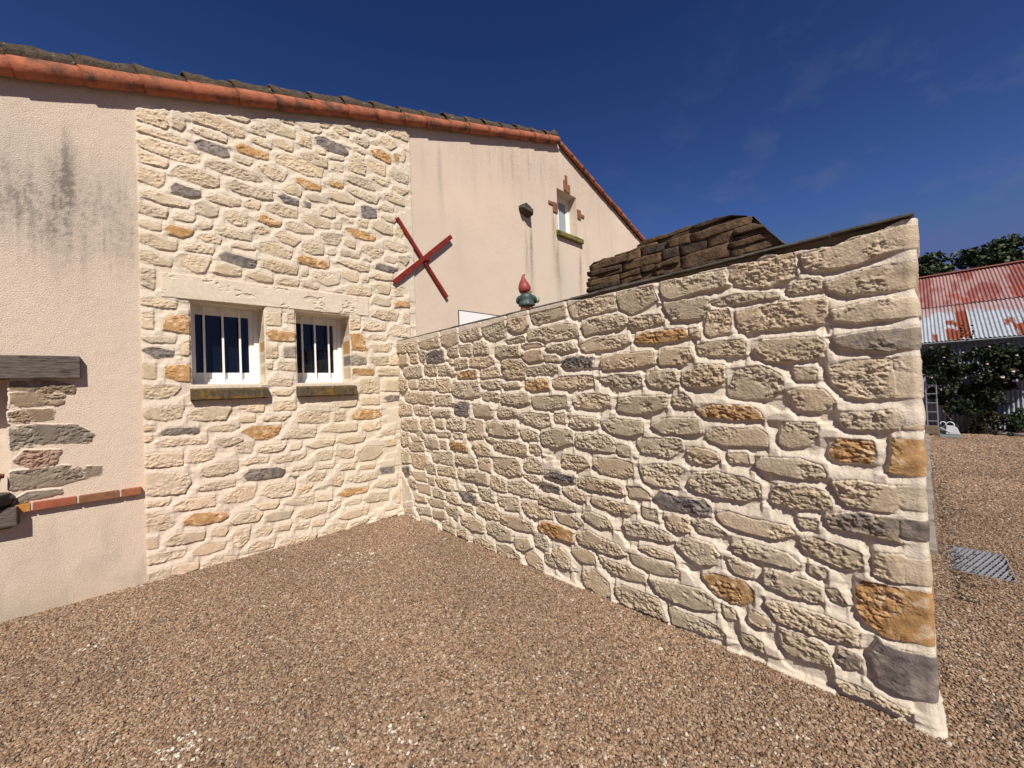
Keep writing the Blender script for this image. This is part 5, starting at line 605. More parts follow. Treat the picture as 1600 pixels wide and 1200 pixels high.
# loose gravel: one scattered field of small pebbles
def pebble_mat():
    M = bpy.data.materials.new('pebbles'); M.use_nodes = True; N = M.node_tree.nodes; Lk = M.node_tree.links; P = N['Principled BSDF']
    P.inputs['Roughness'].default_value = .85; P.inputs['Specular IOR Level'].default_value = .2
    oi = N.new('ShaderNodeObjectInfo'); r = N.new('ShaderNodeValToRGB'); e = r.color_ramp.elements
    e[0].position = 0; e[0].color = (0.105,0.063,0.041,1); e[1].position = 1; e[1].color = (0.493,0.452,0.386,1)
    for pos, c in ((.10, (0.136,0.114,0.099,1)), (.16, (0.185,0.106,0.064,1)), (.45, (0.259,0.163,0.102,1)), (.78, (0.326,0.224,0.150,1)), (.945, (0.370,0.278,0.199,1)), (.975, (0.444,0.374,0.292,1))): q = e.new(pos); q.color = c
    Lk.new(oi.outputs['Random'], r.inputs[0])
    g = N.new('ShaderNodeNewGeometry'); n = N.new('ShaderNodeTexNoise'); n.inputs['Scale'].default_value = .9; n.inputs['Detail'].default_value = 4; Lk.new(g.outputs['Position'], n.inputs['Vector'])
    mr = N.new('ShaderNodeMapRange'); mr.inputs[1].default_value = .35; mr.inputs[2].default_value = .65; mr.inputs[3].default_value = .90; mr.inputs[4].default_value = 1.16; Lk.new(n.outputs[0], mr.inputs[0])
    mm = N.new('ShaderNodeVectorMath'); mm.operation = 'SCALE'; Lk.new(r.outputs[0], mm.inputs[0]); Lk.new(mr.outputs[0], mm.inputs['Scale']); Lk.new(mm.outputs[0], P.inputs['Base Color'])
    return M
M_peb = pebble_mat()
M_peb_pale = mat('pale_pebble', (.62,.57,.49), .8)
rg = np.random.default_rng(5)
def scatter(n, x0, x1, y0, y1):
    return np.stack([rg.uniform(x0, x1, n), rg.uniform(y0, y1, n)], 1)
P = np.concatenate([scatter(int(11500*4.6*4.9), -4.6, .0, -4.95, -.0), scatter(int(8200*1.4*1.3), -1.4, 0.0, -6.2, -4.9), scatter(int(8000*3.5*2.36), .0, 3.5, -7.2, -4.84), scatter(int(4200*3*4.2), 3.5, 6.5, -9, -4.8), scatter(int(2300*6.4*2.9), 6.5, 12.9, -7.8, -4.9)])
d = P-np.array((CAM.x, CAM.y)); ang = np.degrees(np.arctan2(d[:, 0], d[:, 1])) - math.degrees(YAW); dist = np.hypot(*d.T)
keep = (abs(ang) < 62) & (dist > .75) & ~((P[:, 0] > GX[0]+.035*rg.random(len(P))) & (P[:, 0] < GX[1]-.03*rg.random(len(P))) & (P[:, 1] > GY[0]+.03*rg.random(len(P))) & (P[:, 1] < GY[1]-.03*rg.random(len(P)))) & ~((P[:, 0] > -.005) & (P[:, 0] < .3) & (P[:, 1] > -4.83)) & ~((P[:, 0] > 2.5) & (P[:, 1] > -4.93))
P = P[keep]; n = len(P)
size = (.0040+.0031*rg.random(n))*(1+.6*(rg.random(n) > .96))*(1+np.clip((P[:, 0]-3)/5, 0, 1.3))
pale = np.zeros(n)
for cx, cy, r_, f_ in ((-2.42, -2.38, .09, .07), (-2.40, -2.46, .09, .06), (-2.79, -.95, .05, .08), (-2.0, -3.0, .15, .03), (-1.65, -3.1, .12, .03), (-.45, -4.35, .10, .03), (-1.0, -.9, .3, .015)):
    pale = np.maximum(pale, (np.hypot(P[:, 0]-cx, P[:, 1]-cy) < r_)*(rg.random(n) < f_))
zz = .0015+.004*rg.random(n) + .010*(fbm(P[:, 0], P[:, 1], 1.6, 3, 701)-.5)*0
pm = bpy.data.meshes.new('gravel'); pm.vertices.add(n); pm.vertices.foreach_set('co', np.column_stack([P, zz]).astype(np.float32).ravel())
a = pm.attributes.new('psize', 'FLOAT', 'POINT'); a.data.foreach_set('value', size.astype(np.float32))
a = pm.attributes.new('pale', 'FLOAT', 'POINT'); a.data.foreach_set('value', pale.astype(np.float32))
go = bpy.data.objects.new('gravel', pm); COL.objects.link(go); tag(go, 'loose brown pebbles covering the yard in front of the walls', 'gravel', kind='stuff')
pm.materials.append(M_peb); pm.materials.append(M_peb_pale)
ng = bpy.data.node_groups.new('gravel_field', 'GeometryNodeTree'); ng.interface.new_socket('Geometry', in_out='INPUT', socket_type='NodeSocketGeometry'); ng.interface.new_socket('Geometry', in_out='OUTPUT', socket_type='NodeSocketGeometry')
G = ng.nodes; gl = ng.links
gi = G.new('NodeGroupInput'); goo = G.new('NodeGroupOutput'); join = G.new('GeometryNodeJoinGeometry')
def fnode(name):
    a = G.new('GeometryNodeInputNamedAttribute'); a.data_type = 'FLOAT'; a.inputs[0].default_value = name; return a.outputs[0]
for kk in range(5):
    ico = G.new('GeometryNodeMeshIcoSphere'); ico.inputs['Subdivisions'].default_value = 2 if kk < 4 else 2
    pos = G.new('GeometryNodeInputPosition'); nz = G.new('ShaderNodeTexNoise'); nz.noise_dimensions = '4D'; nz.inputs['W'].default_value = kk*3.7; nz.inputs['Scale'].default_value = 1.1
    gl.new(pos.outputs[0], nz.inputs['Vector'])
    sub = G.new('ShaderNodeVectorMath'); sub.operation = 'SUBTRACT'; sub.inputs[1].default_value = (.5, .5, .5); gl.new(nz.outputs['Color'], sub.inputs[0])
    scl = G.new('ShaderNodeVectorMath'); scl.operation = 'SCALE'; scl.inputs['Scale'].default_value = 2.2; gl.new(sub.outputs[0], scl.inputs[0])
    sp = G.new('GeometryNodeSetPosition'); gl.new(ico.outputs[0], sp.inputs['Geometry']); gl.new(scl.outputs[0], sp.inputs['Offset'])
    sm = G.new('GeometryNodeSetMaterial'); sm.inputs['Material'].default_value = M_peb if kk < 4 else M_peb_pale; gl.new(sp.outputs[0], sm.inputs[0])
    # pick points
    idx = G.new('GeometryNodeInputIndex'); mod = G.new('ShaderNodeMath'); mod.operation = 'MODULO'; mod.inputs[1].default_value = 4; gl.new(idx.outputs[0], mod.inputs[0])
    cmp_ = G.new('FunctionNodeCompare'); cmp_.data_type = 'FLOAT'; cmp_.operation = 'EQUAL'; cmp_.inputs['Epsilon'].default_value = .1; cmp_.inputs['B'].default_value = kk; gl.new(mod.outputs[0], cmp_.inputs['A'])
    gt = G.new('FunctionNodeCompare'); gt.data_type = 'FLOAT'; gt.operation = 'GREATER_THAN' if kk == 4 else 'LESS_THAN'; gt.inputs['B'].default_value = .5; gl.new(fnode('pale'), gt.inputs['A'])
    if kk < 4:
        an = G.new('FunctionNodeBooleanMath'); an.operation = 'AND'; gl.new(cmp_.outputs[0], an.inputs[0]); gl.new(gt.outputs[0], an.inputs[1]); sel = an.outputs[0]
    else: sel = gt.outputs[0]
    iop = G.new('GeometryNodeInstanceOnPoints'); gl.new(gi.outputs[0], iop.inputs['Points']); gl.new(sel, iop.inputs['Selection']); gl.new(sm.outputs[0], iop.inputs['Instance'])
    rv = G.new('FunctionNodeRandomValue'); rv.data_type = 'FLOAT_VECTOR'; rv.inputs[0].default_value = (-.5, -.5, 0); rv.inputs[1].default_value = (.5, .5, 6.28); gl.new(rv.outputs[0], iop.inputs['Rotation'])
    rs_ = G.new('FunctionNodeRandomValue'); rs_.data_type = 'FLOAT_VECTOR'; rs_.inputs[0].default_value = (.8, .65, .45); rs_.inputs[1].default_value = (1.45, 1.05, .85); rs_.inputs['Seed'].default_value = 3
    vm = G.new('ShaderNodeVectorMath'); vm.operation = 'SCALE'; gl.new(rs_.outputs[0], vm.inputs[0])
    if kk == 4:
        m2 = G.new('ShaderNodeMath'); m2.operation = 'MULTIPLY'; m2.inputs[1].default_value = 1.25; gl.new(fnode('psize'), m2.inputs[0]); gl.new(m2.outputs[0], vm.inputs['Scale'])
    else: gl.new(fnode('psize'), vm.inputs['Scale'])
    gl.new(vm.outputs[0], iop.inputs['Scale']); gl.new(iop.outputs[0], join.inputs[0])
gl.new(join.outputs[0], goo.inputs[0])
md = go.modifiers.new('gravel', 'NODES'); md.node_group = ng

# concrete strip along the ground behind the wall, and a slab by the shed
M_conc = mat('concrete', (.27,.235,.20), .9, .6, 50, .004, .25, 3, dark=(.12,.10,.085), dscale=5, dpos=(.5,.7))
bm = bmesh.new()
for i in range(5):
    xa = 2.5+i*2.02; box(bm, xa, -4.885-.018*i, -.02, xa+2.01, -4.40, .045)
tag(bm_obj('path', bm, M_conc, bevel=.006), kind='structure')
bm = bmesh.new(); rr = random.Random(77)      # dead leaves and dirt gathered along the strip and around the drain
for i in range(700):
    x = 1.6+5.5*rr.random()**1.3; y = -4.93-abs(rr.gauss(0, .07))-.02
    c = Vector((x, y, .008+.004*rr.random())); a = rr.uniform(0, 6.28); r = rr.uniform(.006, .018); e = Vector((math.cos(a), math.sin(a), rr.uniform(-.4, .4)))*r; f = Vector((-math.sin(a), math.cos(a), rr.uniform(-.4, .4)))*r*.55
    bm.faces.new([bm.verts.new(q) for q in (c-e, c+f, c+e, c-f)])
tag(bm_obj('leaf_litter', bm, mat('dead_leaves', (.055,.032,.02), .9, var=.5, vscale=30)), 'dark dead leaves and dirt gathered beside the concrete strip', 'leaf litter', kind='stuff')

# ------------------------------------------------------------------ drain grate
gr = tag(empty('drain_grate', (2.535, -5.1175, 0)), 'galvanised metal drain grate lying in the gravel beside the wall end', 'grate')
M_galv = mat('galvanised', (.30,.30,.32), .6, .5, 60, .003, .3, 20, metal=.2)
bm = bmesh.new(); box(bm, -.325, -.17, -.02, .325, -.163, .006); box(bm, -.325, .163, -.02, .325, .17, .006); box(bm, -.325, -.163, -.02, -.318, .163, .006); box(bm, .318, -.163, -.02, .325, .163, .006)
bm_obj('frame', bm, M_galv, gr)
def clipseg(cx, dx, dy, hx=.317, hy=.163):
    t0, t1 = -9, 9
    for o_, d_, h in ((cx, dx, hx), (0, dy, hy)):
        if abs(d_) < 1e-9: continue
        a, b = (-h-o_)/d_, (h-o_)/d_; t0 = max(t0, min(a, b)); t1 = min(t1, max(a, b))
    return t0, t1
dx, dy = Vector((.70, -.20)).normalized()
for k in range(-9, 10):
    cx = 0; off = k*.033; ox_, oy_ = -dy*off, dx*off
    ts = []
    t0, t1 = -9, 9
    for o_, d_, h in ((ox_, dx, .317), (oy_, dy, .163)):
        a, b = (-h-o_)/d_, (h-o_)/d_; t0 = max(t0, min(a, b)); t1 = min(t1, max(a, b))
    if t1-t0 < .03: continue
    bm = bmesh.new(); v = box(bm, t0, -.0042, -.018, t1, .0042, .004); bmesh.ops.transform(bm, matrix=Matrix.Translation((ox_, oy_, 0)) @ Matrix.Rotation(math.atan2(dy, dx), 4, 'Z'), verts=bm.verts)
    bm_obj('bar', bm, M_galv, gr)
for k in range(9): obox('cross_rod', (-.30+k*.075-.002, -.163, -.014, -.30+k*.075+.002, .163, -.006), M_galv, gr, 0)
obox('drain_pit', (-.335, -.177, -.25, .335, .177, -.24), M_dark, gr, 0)
bm = bmesh.new()
for b in ((-.335, -.18, -.24, -.328, .18, -.002), (.328, -.18, -.24, .335, .18, -.002), (-.328, -.18, -.24, .328, -.173, -.002), (-.328, .173, -.24, .328, .18, -.002)): box(bm, *b)
bm_obj('pit_wall', bm, M_conc, gr)

# ------------------------------------------------------------------ old dry stone remnant on top of the wall
old = tag(empty('old_rubble_wall', (.19, -3.7, HW_+.016)), 'dark weathered remnant of old rubble wall standing on the pale garden wall', 'old wall')
prof = [(-3.03, .20), (-3.06, .26), (-3.25, .265), (-3.44, .27), (-3.54, .31), (-3.66, .32), (-3.76, .325), (-3.95, .315), (-4.12, .275), (-4.20, .235), (-4.27, .13), (-4.34, .03)]
ph = lambda y: float(np.interp(-y, [-a for a, _ in prof], [b for _, b in prof]))
bm = bmesh.new(); cl = bm.verts.layers.float_color.new('Col'); rr = random.Random(12)
def block(bm, y0, y1, z0, z1, x0, x1, seed, tilt):
    b2 = bmesh.new(); bmesh.ops.create_cube(b2, size=1); bmesh.ops.subdivide_edges(b2, edges=b2.edges, cuts=4, use_grid_fill=True)
    cs = rr.choice(((.11,.070,.042), (.085,.058,.040), (.12,.080,.048), (.07,.052,.040), (.14,.092,.050))); v0 = {}
    for v in b2.verts:
        q = v.co*2; q = Vector([math.copysign(abs(t)**.98, t)*(1-.02*(abs(q.x*q.y)+abs(q.y*q.z)+abs(q.x*q.z))/3) for t in q])/2
        p_ = Vector(((x0+x1)/2+q.x*(x1-x0), (y0+y1)/2+q.y*(y1-y0), (z0+z1)/2+q.z*(z1-z0)+tilt*q.y*(y1-y0)))
        n_ = mnoise.noise_vector(p_*9+Vector((seed, 0, 0)))*.010 + mnoise.noise_vector(p_*32+Vector((seed, 0, 0)))*.0045
        p_ = p_+n_; p_.z = min(p_.z, HW_+.016+ph(p_.y)+.012*mnoise.noise(p_*14)+.008*mnoise.noise(p_*40)); w = bm.verts.new(p_-Vector((.19, -3.7, HW_+.016))); w[cl] = (*cs, 1); v0[v.index] = w
    b2.verts.index_update()
    for f in b2.faces: bm.faces.new([v0[v.index] for v in f.verts])
    b2.free()
zc = HW_+.016; ci = 0; sd = 0    # big squared stones below, thin laminated ones above
while zc < HW_+.40:
    h = (.034, .088, .072, .058)[ci] if ci < 4 else rr.choice((.020, .026, .016, .024)); y = -3.04+rr.uniform(-.02, .02)
    while y > -4.34:
        ln = rr.choice((.10, .16, .22, .28, .33) if ci < 4 else (.22, .34, .45))*rr.uniform(.85, 1.15); y1 = max(y-ln, -4.35); ym = (y+y1)/2; hh = ph(ym)+HW_+.016
        z1 = min(zc+h*rr.uniform(.9, 1.04), hh+.012)
        if z1-zc > .012 and y-y1 > .035 and ph(y-.01)+HW_ > zc-.02: 
            if rr.random() < .38 and z1-zc > .05:
                zm = zc+(z1-zc)*rr.uniform(.4, .6); block(bm, y-.001, y1+.001, zm+.001, z1-.001, .055+rr.uniform(-.012, .012), .22, sd+90, rr.uniform(-.06, .06)); z1_ = zm
            else: z1_ = z1
            block(bm, y-.001, y1+.001, zc, z1_-.001, .060+rr.uniform(-.012, .014)+.012*ci*.3, .22, sd, rr.uniform(-.05, .05)); block(bm, y-.002, y1+.002, zc, z1-.002, .21, .385+rr.uniform(-.02, .02), sd+50, 0)
        sd += 1; y = y1
    zc += h; ci += 1
    if ci > 14: break
bm_obj('rubble_stones', bm, M_oldstone, old, True)
bm = bmesh.new(); ys = np.linspace(-3.09, -4.28, 24); R0 = []
for y in ys:
    t = max(ph(y)-.03, .02); R0.append([bm.verts.new((x, y+3.7, z)) for x, z in ((-.10, 0), (-.095, t), (.16, t), (.17, 0))])
for a, b in zip(R0, R0[1:]):
    for k in range(4): bm.faces.new((a[k], a[(k+1) % 4], b[(k+1) % 4], b[k]))
bm.faces.new(R0[0][::-1]); bm.faces.new(R0[-1])
bm_obj('earth_core', bm, mat('earth_core', (.05,.038,.028), .98, 1, 40, .01, .3, 20), old)

# ------------------------------------------------------------------ garden gnome
gn = tag(empty('garden_gnome', (.14, -2.29, HW_+.016), math.radians(-44)), 'small gnome figure with red pointed hat and green jacket standing on the garden wall', 'gnome'); gn.scale = (1.08, 1.08, 1.06)
M_hat = mat('gnome_hat', (.27,.05,.042), .5, .2, 30, .002, .25, 30, spec=.3, dark=(.16,.02,.015), dscale=18, dpos=(.58,.7))
M_jac = mat('gnome_jacket', (.045,.068,.062), .5, .3, 60, .003, .3, 40, spec=.4, dark=(.02,.03,.03), dscale=22, dpos=(.55,.7))
M_trs = mat('gnome_trousers', (.25,.10,.045), .7, .3, 50, .003, .3, 30)
M_skin = mat('gnome_skin', (.60,.33,.24), .6); M_beard = mat('gnome_beard', (.75,.66,.60), .8, .8, 50, .006)
M_lamp = mat('gnome_basket', (.28,.34,.20), .6, .5, 60, .003, .4, 40, dark=(.6,.58,.5), dscale=24, dpos=(.5,.6))
def blob(bm, c, r, seg=14):
    mt = Matrix.Translation(c) @ Matrix.Diagonal((*r, 1)); bmesh.ops.create_uvsphere(bm, u_segments=seg, v_segments=seg-4, radius=1, matrix=mt)
def remesh(o, vs=.005, sm=3):
    md = o.modifiers.new('r', 'REMESH'); md.mode = 'VOXEL'; md.voxel_size = vs; md.use_smooth_shade = True
    s_ = o.modifiers.new('s', 'SMOOTH'); s_.iterations = sm
bm = bmesh.new()      # body: legs and belly, head with a nose, ears
blob(bm, (-.028, 0, .03), (.030, .034, .042)); blob(bm, (.030, 0, .03), (.030, .034, .042)); lathe(bm, [(.062, .0), (.060, .012), (.050, .02)], 20); blob(bm, (-.03, .04, .010), (.024, .036, .014)); blob(bm, (.03, .04, .010), (.024, .036, .014))
blob(bm, (0, .0, .10), (.055, .048, .07)); blob(bm, (0, 0, .165), (.03, .03, .04))
o = bm_obj('body', bm, M_trs, gn); remesh(o, .004)
bm = bmesh.new(); blob(bm, (.008, .012, .205), (.042, .042, .042)); blob(bm, (.036, .040, .198), (.010, .012, .010), 8); blob(bm, (.048, .005, .20), (.006, .008, .012), 8); blob(bm, (-.030, .02, .20), (.006, .008, .012), 8)
o = bm_obj('head', bm, M_skin, gn); remesh(o, .003, 2)
bm = bmesh.new(); blob(bm, (.030, .038, .168), (.028, .018, .036)); blob(bm, (.040, .018, .185), (.012, .016, .024)); o = bm_obj('beard', bm, M_beard, gn); remesh(o, .004, 1)
for ex in (.022, .044):
    bm = bmesh.new(); blob(bm, (ex, .046, .212), (.004, .003, .004), 8); bm_obj('eye', bm, M_dark, gn, True)
bm = bmesh.new()      # jacket: shoulders, flared pleated skirt, sleeves, hands forward
lathe(bm, [(.052, .062), (.066, .066), (.064, .085), (.055, .108), (.056, .125), (.058, .150), (.046, .172), (.026, .182)], 28)
for v in bm.verts:
    if v.co.z < .112:
        a = math.atan2(v.co.y, v.co.x); v.co.x *= 1+.05*math.cos(a*9); v.co.y *= 1+.05*math.cos(a*9)
    v.co.x *= 1.12; v.co.y *= .9
o = bm_obj('jacket', bm, M_jac, gn, True); sbd = o.modifiers.new('s', 'SUBSURF'); sbd.levels = sbd.render_levels = 2
for s_ in (-1, 1):
    bm = bmesh.new(); sweep(bm, [(s_*.048, 0, .158), (s_*.074, .004, .135), (s_*.080, .014, .108), (s_*.068, .036, .100), (s_*.046, .052, .104)], [.018, .021, .019, .016, .011], 10); o = bm_obj('sleeve', bm, M_jac, gn, True); o.modifiers.new('s', 'SUBSURF').render_levels = 1
    bm = bmesh.new(); blob(bm, (s_*.040, .056, .105), (.011, .011, .010), 8)
    for q in range(4): sweep(bm, [(s_*.040, .060, .112-q*.005), (s_*.032, .068, .111-q*.005), (s_*.028, .064, .110-q*.005)], [.0035, .003, .0022], 6)
    sweep(bm, [(s_*.044, .054, .112), (s_*.038, .056, .120)], [.004, .003], 6); bm_obj('hand', bm, M_skin, gn, True)
bm = bmesh.new(); lathe(bm, [(.028, 0), (.034, .012), (.036, .035), (.030, .052), (.018, .06), (.004, .064)], 18, (.082, .040, .104)); bm_obj('basket', bm, M_lamp, gn, True)
bm = bmesh.new(); pts = []; rad = []
for i in range(15):
    t = i/14; z = .190+.172*t; x = -.006-.030*math.sin(t*2.2)*.55+ (.030*max(0, t-.80)*5)*(t-.8)*5*.5; pts.append((x, .004, z - (.0 if t < .9 else (t-.9)*.10))); rad.append([.046,.052,.0545,.055,.053,.049,.044,.038,.031,.025,.019,.0145,.011,.0085,.005][i])
sweep(bm, pts, rad, 22); o = bm_obj('hat', bm, M_hat, gn, True)

# ------------------------------------------------------------------ flower pot on the niche sill
fp = tag(empty('flower_pot', (-3.375, -.02, .865)), 'dark red clay pot in a black saucer on the stone sill of the niche', 'pot')
M_pot = mat('dark_clay', (.20,.045,.03), .6, .3, 40, .003, .2, 12); M_blk = mat('black_plastic', (.012,.012,.012), .4)
bm = bmesh.new(); lathe(bm, [(.055, .09), (.07, .12), (.088, .215), (.103, .218), (.105, .245), (.095, .247), (.088, .235), (.05, .23)], 32); bm_obj('pot', bm, M_pot, fp, True)
bm = bmesh.new(); lathe(bm, [(.128, .0), (.145, .03), (.142, .085), (.130, .098), (.10, .10), (.05, .095)], 32); bm_obj('saucer', bm, M_blk, fp, True)
M_soil = mat('soil', (.03,.02,.014), 1)
bm = bmesh.new(); lathe(bm, [(.089, .226), (.085, .232), (.02, .236)], 20); bm_obj('soil', bm, M_soil, fp)
M_leaf0 = mat('pot_leaf', (.05,.09,.03), .6)
bm = bmesh.new(); rr = random.Random(3)
for i in range(40):
    a = rr.uniform(0, 6.28); r = rr.uniform(0, .05); h = rr.uniform(.26, .34); c = Vector((r*math.cos(a), r*math.sin(a), h)); d = Vector((rr.uniform(-1, 1), rr.uniform(-1, 1), rr.uniform(-.3, .6))).normalized()*.03; s_ = d.cross(Vector((0, 0, 1))).normalized()*.011
    bm.faces.new([bm.verts.new(q) for q in (c-d, c+s_, c+d, c-s_)])
bm_obj('foliage', bm, M_leaf0, fp)
bm = bmesh.new()
for i in range(7): a = i*.9; sweep(bm, [(0, 0, .23), (.03*math.cos(a), .03*math.sin(a), .32)], .002, 5)
bm_obj('stem', bm, M_leaf0, fp)

# ------------------------------------------------------------------ shed
shed = tag(empty('shed', (15, -6, 0)), 'low barn clad in grey corrugated iron with a faded red and rusting roof', 'shed')
SX0, SX1, SY0, SY1 = 13.35, 20.6, -12.5, -1.0
def sheet_mat(name, wall=False):
    M = bpy.data.materials.new(name); M.use_nodes = True; N = M.node_tree.nodes; Lk = M.node_tree.links; P = N['Principled BSDF']
    a = N.new('ShaderNodeAttribute'); a.attribute_name = 'Col'
    tc = N.new('ShaderNodeTexCoord'); n = N.new('ShaderNodeTexNoise'); n.inputs['Scale'].default_value = 9; n.inputs['Detail'].default_value = 8; n.inputs['Roughness'].default_value = .7; Lk.new(tc.outputs['Object'], n.inputs['Vector'])
    mr = N.new('ShaderNodeMapRange'); mr.inputs[1].default_value = .3; mr.inputs[2].default_value = .7; mr.inputs[3].default_value = .8; mr.inputs[4].default_value = 1.2; Lk.new(n.outputs[0], mr.inputs[0])
    mm = N.new('ShaderNodeVectorMath'); mm.operation = 'SCALE'; Lk.new(a.outputs['Color'], mm.inputs[0]); Lk.new(mr.outputs[0], mm.inputs['Scale']); Lk.new(mm.outputs[0], P.inputs['Base Color'])
    P.inputs['Roughness'].default_value = .6; P.inputs['Specular IOR Level'].default_value = .25; return M
M_sheet = sheet_mat('corrugated_sheet')
def corr(name, ya, yb, P0, P1, colf, amp=.0145, nt=60, seed=0):
    """corrugated sheet between P0=(x,z) and P1=(x,z), ribs across y"""
    ny = int((yb-ya)/.076*8); ys = np.linspace(ya, yb, ny); ts = np.linspace(0, 1, nt); Yg, Tg = np.meshgrid(ys, ts, indexing='ij')
    dx, dz = P1[0]-P0[0], P1[1]-P0[1]; l_ = math.hypot(dx, dz); nx_, nz_ = -dz/l_, dx/l_
    w_ = amp*np.sin(Yg/.076*2*math.pi) + .006*(fbm(Yg, Tg*l_, .8, 2, seed)-.5)
    V = np.stack([P0[0]+dx*Tg+nx_*w_-15, Yg+6, P0[1]+dz*Tg+nz_*w_], -1).reshape(-1, 3)
    C = colf(Yg, Tg*l_); return link(name, np_mesh(name, V, grid_faces(ny, nt), C.reshape(-1, 3)), M_sheet, shed, True)
galv = np.array((.34,.36,.40)); rust = np.array((.20,.052,.026)); redp = np.array((.23,.080,.068)); pinkp = np.array((.33,.19,.175))
def rusty(Y, T, seed, base):
    n = fbm(Y*3, T*.5, 3, 4, seed); n2 = fbm(Y*2.0, T*.45, 9, 4, seed+5); R = np.zeros(Y.shape)
    rib = .5+.5*np.sin(Y/.076*2*math.pi+2.2); ri = np.floor(Y/.076+.3); rn = vnoise(ri*3.7, ri*0+2.5, 77); T = T+.35*(rn-.5)
    for y0, y1, t0, t1, s in ((-5.84, -5.62, 0, 9, 1.6), (-5.62, -5.40, 0, .75, 1.05), (-5.62, -5.42, .85, 1.25, .75), (-5.24, -5.14, 0, .5, .9), (-5.35, -5.18, .55, 1.0, .35), (-6.75, -6.55, .0, .75, .8), (-6.62, -6.42, .65, 1.1, .55), (-7.6, -6.72, .5, 1.4, .7), (-9, -8.2, 0, 1.5, .8), (-10.5,-10.1,0,1.2,1), (-4.6,-3.9,0,1.4,.6)):
        R = np.maximum(R, s*((Y > y0) & (Y < y1))*sstep(T, t0-.05, t0+.05)*(1-sstep(T, t1-.2, t1+.05)))
    R = sstep(R*(.45+n2) + .6*(n-.5) + .35*(rn-.5) - .25*(1-rib)*(R < 1.3), .38, .5)[..., None]
    c = base*(1+.25*(n2[..., None]-.5)); return c*(1-R)+rust*(1+.6*(n[..., None]-.5))*R
def lower(Y, T):
    c = rusty(Y, T, 801, galv); k = sstep(fbm(Y*2, T*.6, 2, 3, 820)+.9*(T-1.45), .55, .7)[..., None]*.75
    return c*(1-k)+pinkp*k
def upper(Y, T):
    n = fbm(Y*1.5, T*.5, 3, 4, 830); k = sstep(n, .38, .62)[..., None]; c = redp*k+pinkp*(1-k)
    R = sstep(fbm(Y*2, T*.7, 2.2, 4, 833)-.25*(T > .8), .57, .66)[..., None]*.75; return c*(1-R)+np.array((.27,.065,.04))*R
EV = (SX0-.18, 2.46); MID = (15.05, 3.66); RDG = (17.0, 4.88)
corr('lower_roof_sheet', SY0, SY1, EV, MID, lower, seed=1)
corr('upper_roof_sheet', SY0, SY1, (14.9, 3.60), RDG, upper, seed=2)
corr('back_roof_sheet', SY0, SY1, RDG, (SX1+.2, 2.45), upper, seed=3)
obox('ridge_cap', (17-15-.12, SY0+6, 4.885, 17-15+.12, SY1+6, 4.92), mat('ridge_red', (.36,.13,.11), .7), shed, .01)
def wallc(Y, T):
    n = fbm(Y*2, T*.4, 3, 4, 840)[..., None]; return np.array((.30,.31,.35))*(1+.5*(n-.5))
corr('corrugated_wall', SY0+.1, SY1-.1, (SX0, 0), (SX0, 2.42), wallc, amp=.014, nt=12, seed=4)
bm = bmesh.new(); box(bm, SX0-15+.03, SY0+6.1, 0, SX0-15+.06, SY1+5.9, 2.4)
for yy in (SY0+.12, SY1-.12):
    z = [bm.verts.new((a-15, yy+6, b)) for a, b in ((SX0, 0), (SX1, 0), (SX1, 2.4), (17, 4.84), (SX0, 2.4))]; bm.faces.new(z)
box(bm, SX1-15, SY0+6.1, 0, SX1-15+.05, SY1+5.9, 2.4)
bm_obj('end_wall', bm, mat('dark_boards', (.05,.05,.055), .9), shed)
M_zinc = mat('zinc_gutter', (.30,.33,.34), .5, metal=.3, var=.15, vscale=4)
bm = bmesh.new(); prev = None; ns = 10
for yy in np.linspace(SY0, SY1, 24):
    row = [bm.verts.new((EV[0]-.055-15+.065*math.cos(a), yy+6, 2.43+.065*math.sin(a))) for a in [math.pi+math.pi*k/ns for k in range(ns+1)]]
    row += [bm.verts.new((EV[0]-.055-15+.058*math.cos(a), yy+6, 2.43+.058*math.sin(a))) for a in [2*math.pi-math.pi*k/ns for k in range(ns+1)]]
    if prev:
        for k in range(len(row)): bm.faces.new((prev[k], prev[(k+1) % len(row)], row[(k+1) % len(row)], row[k]))
    prev = row
bm_obj('gutter', bm, M_zinc, shed, True)

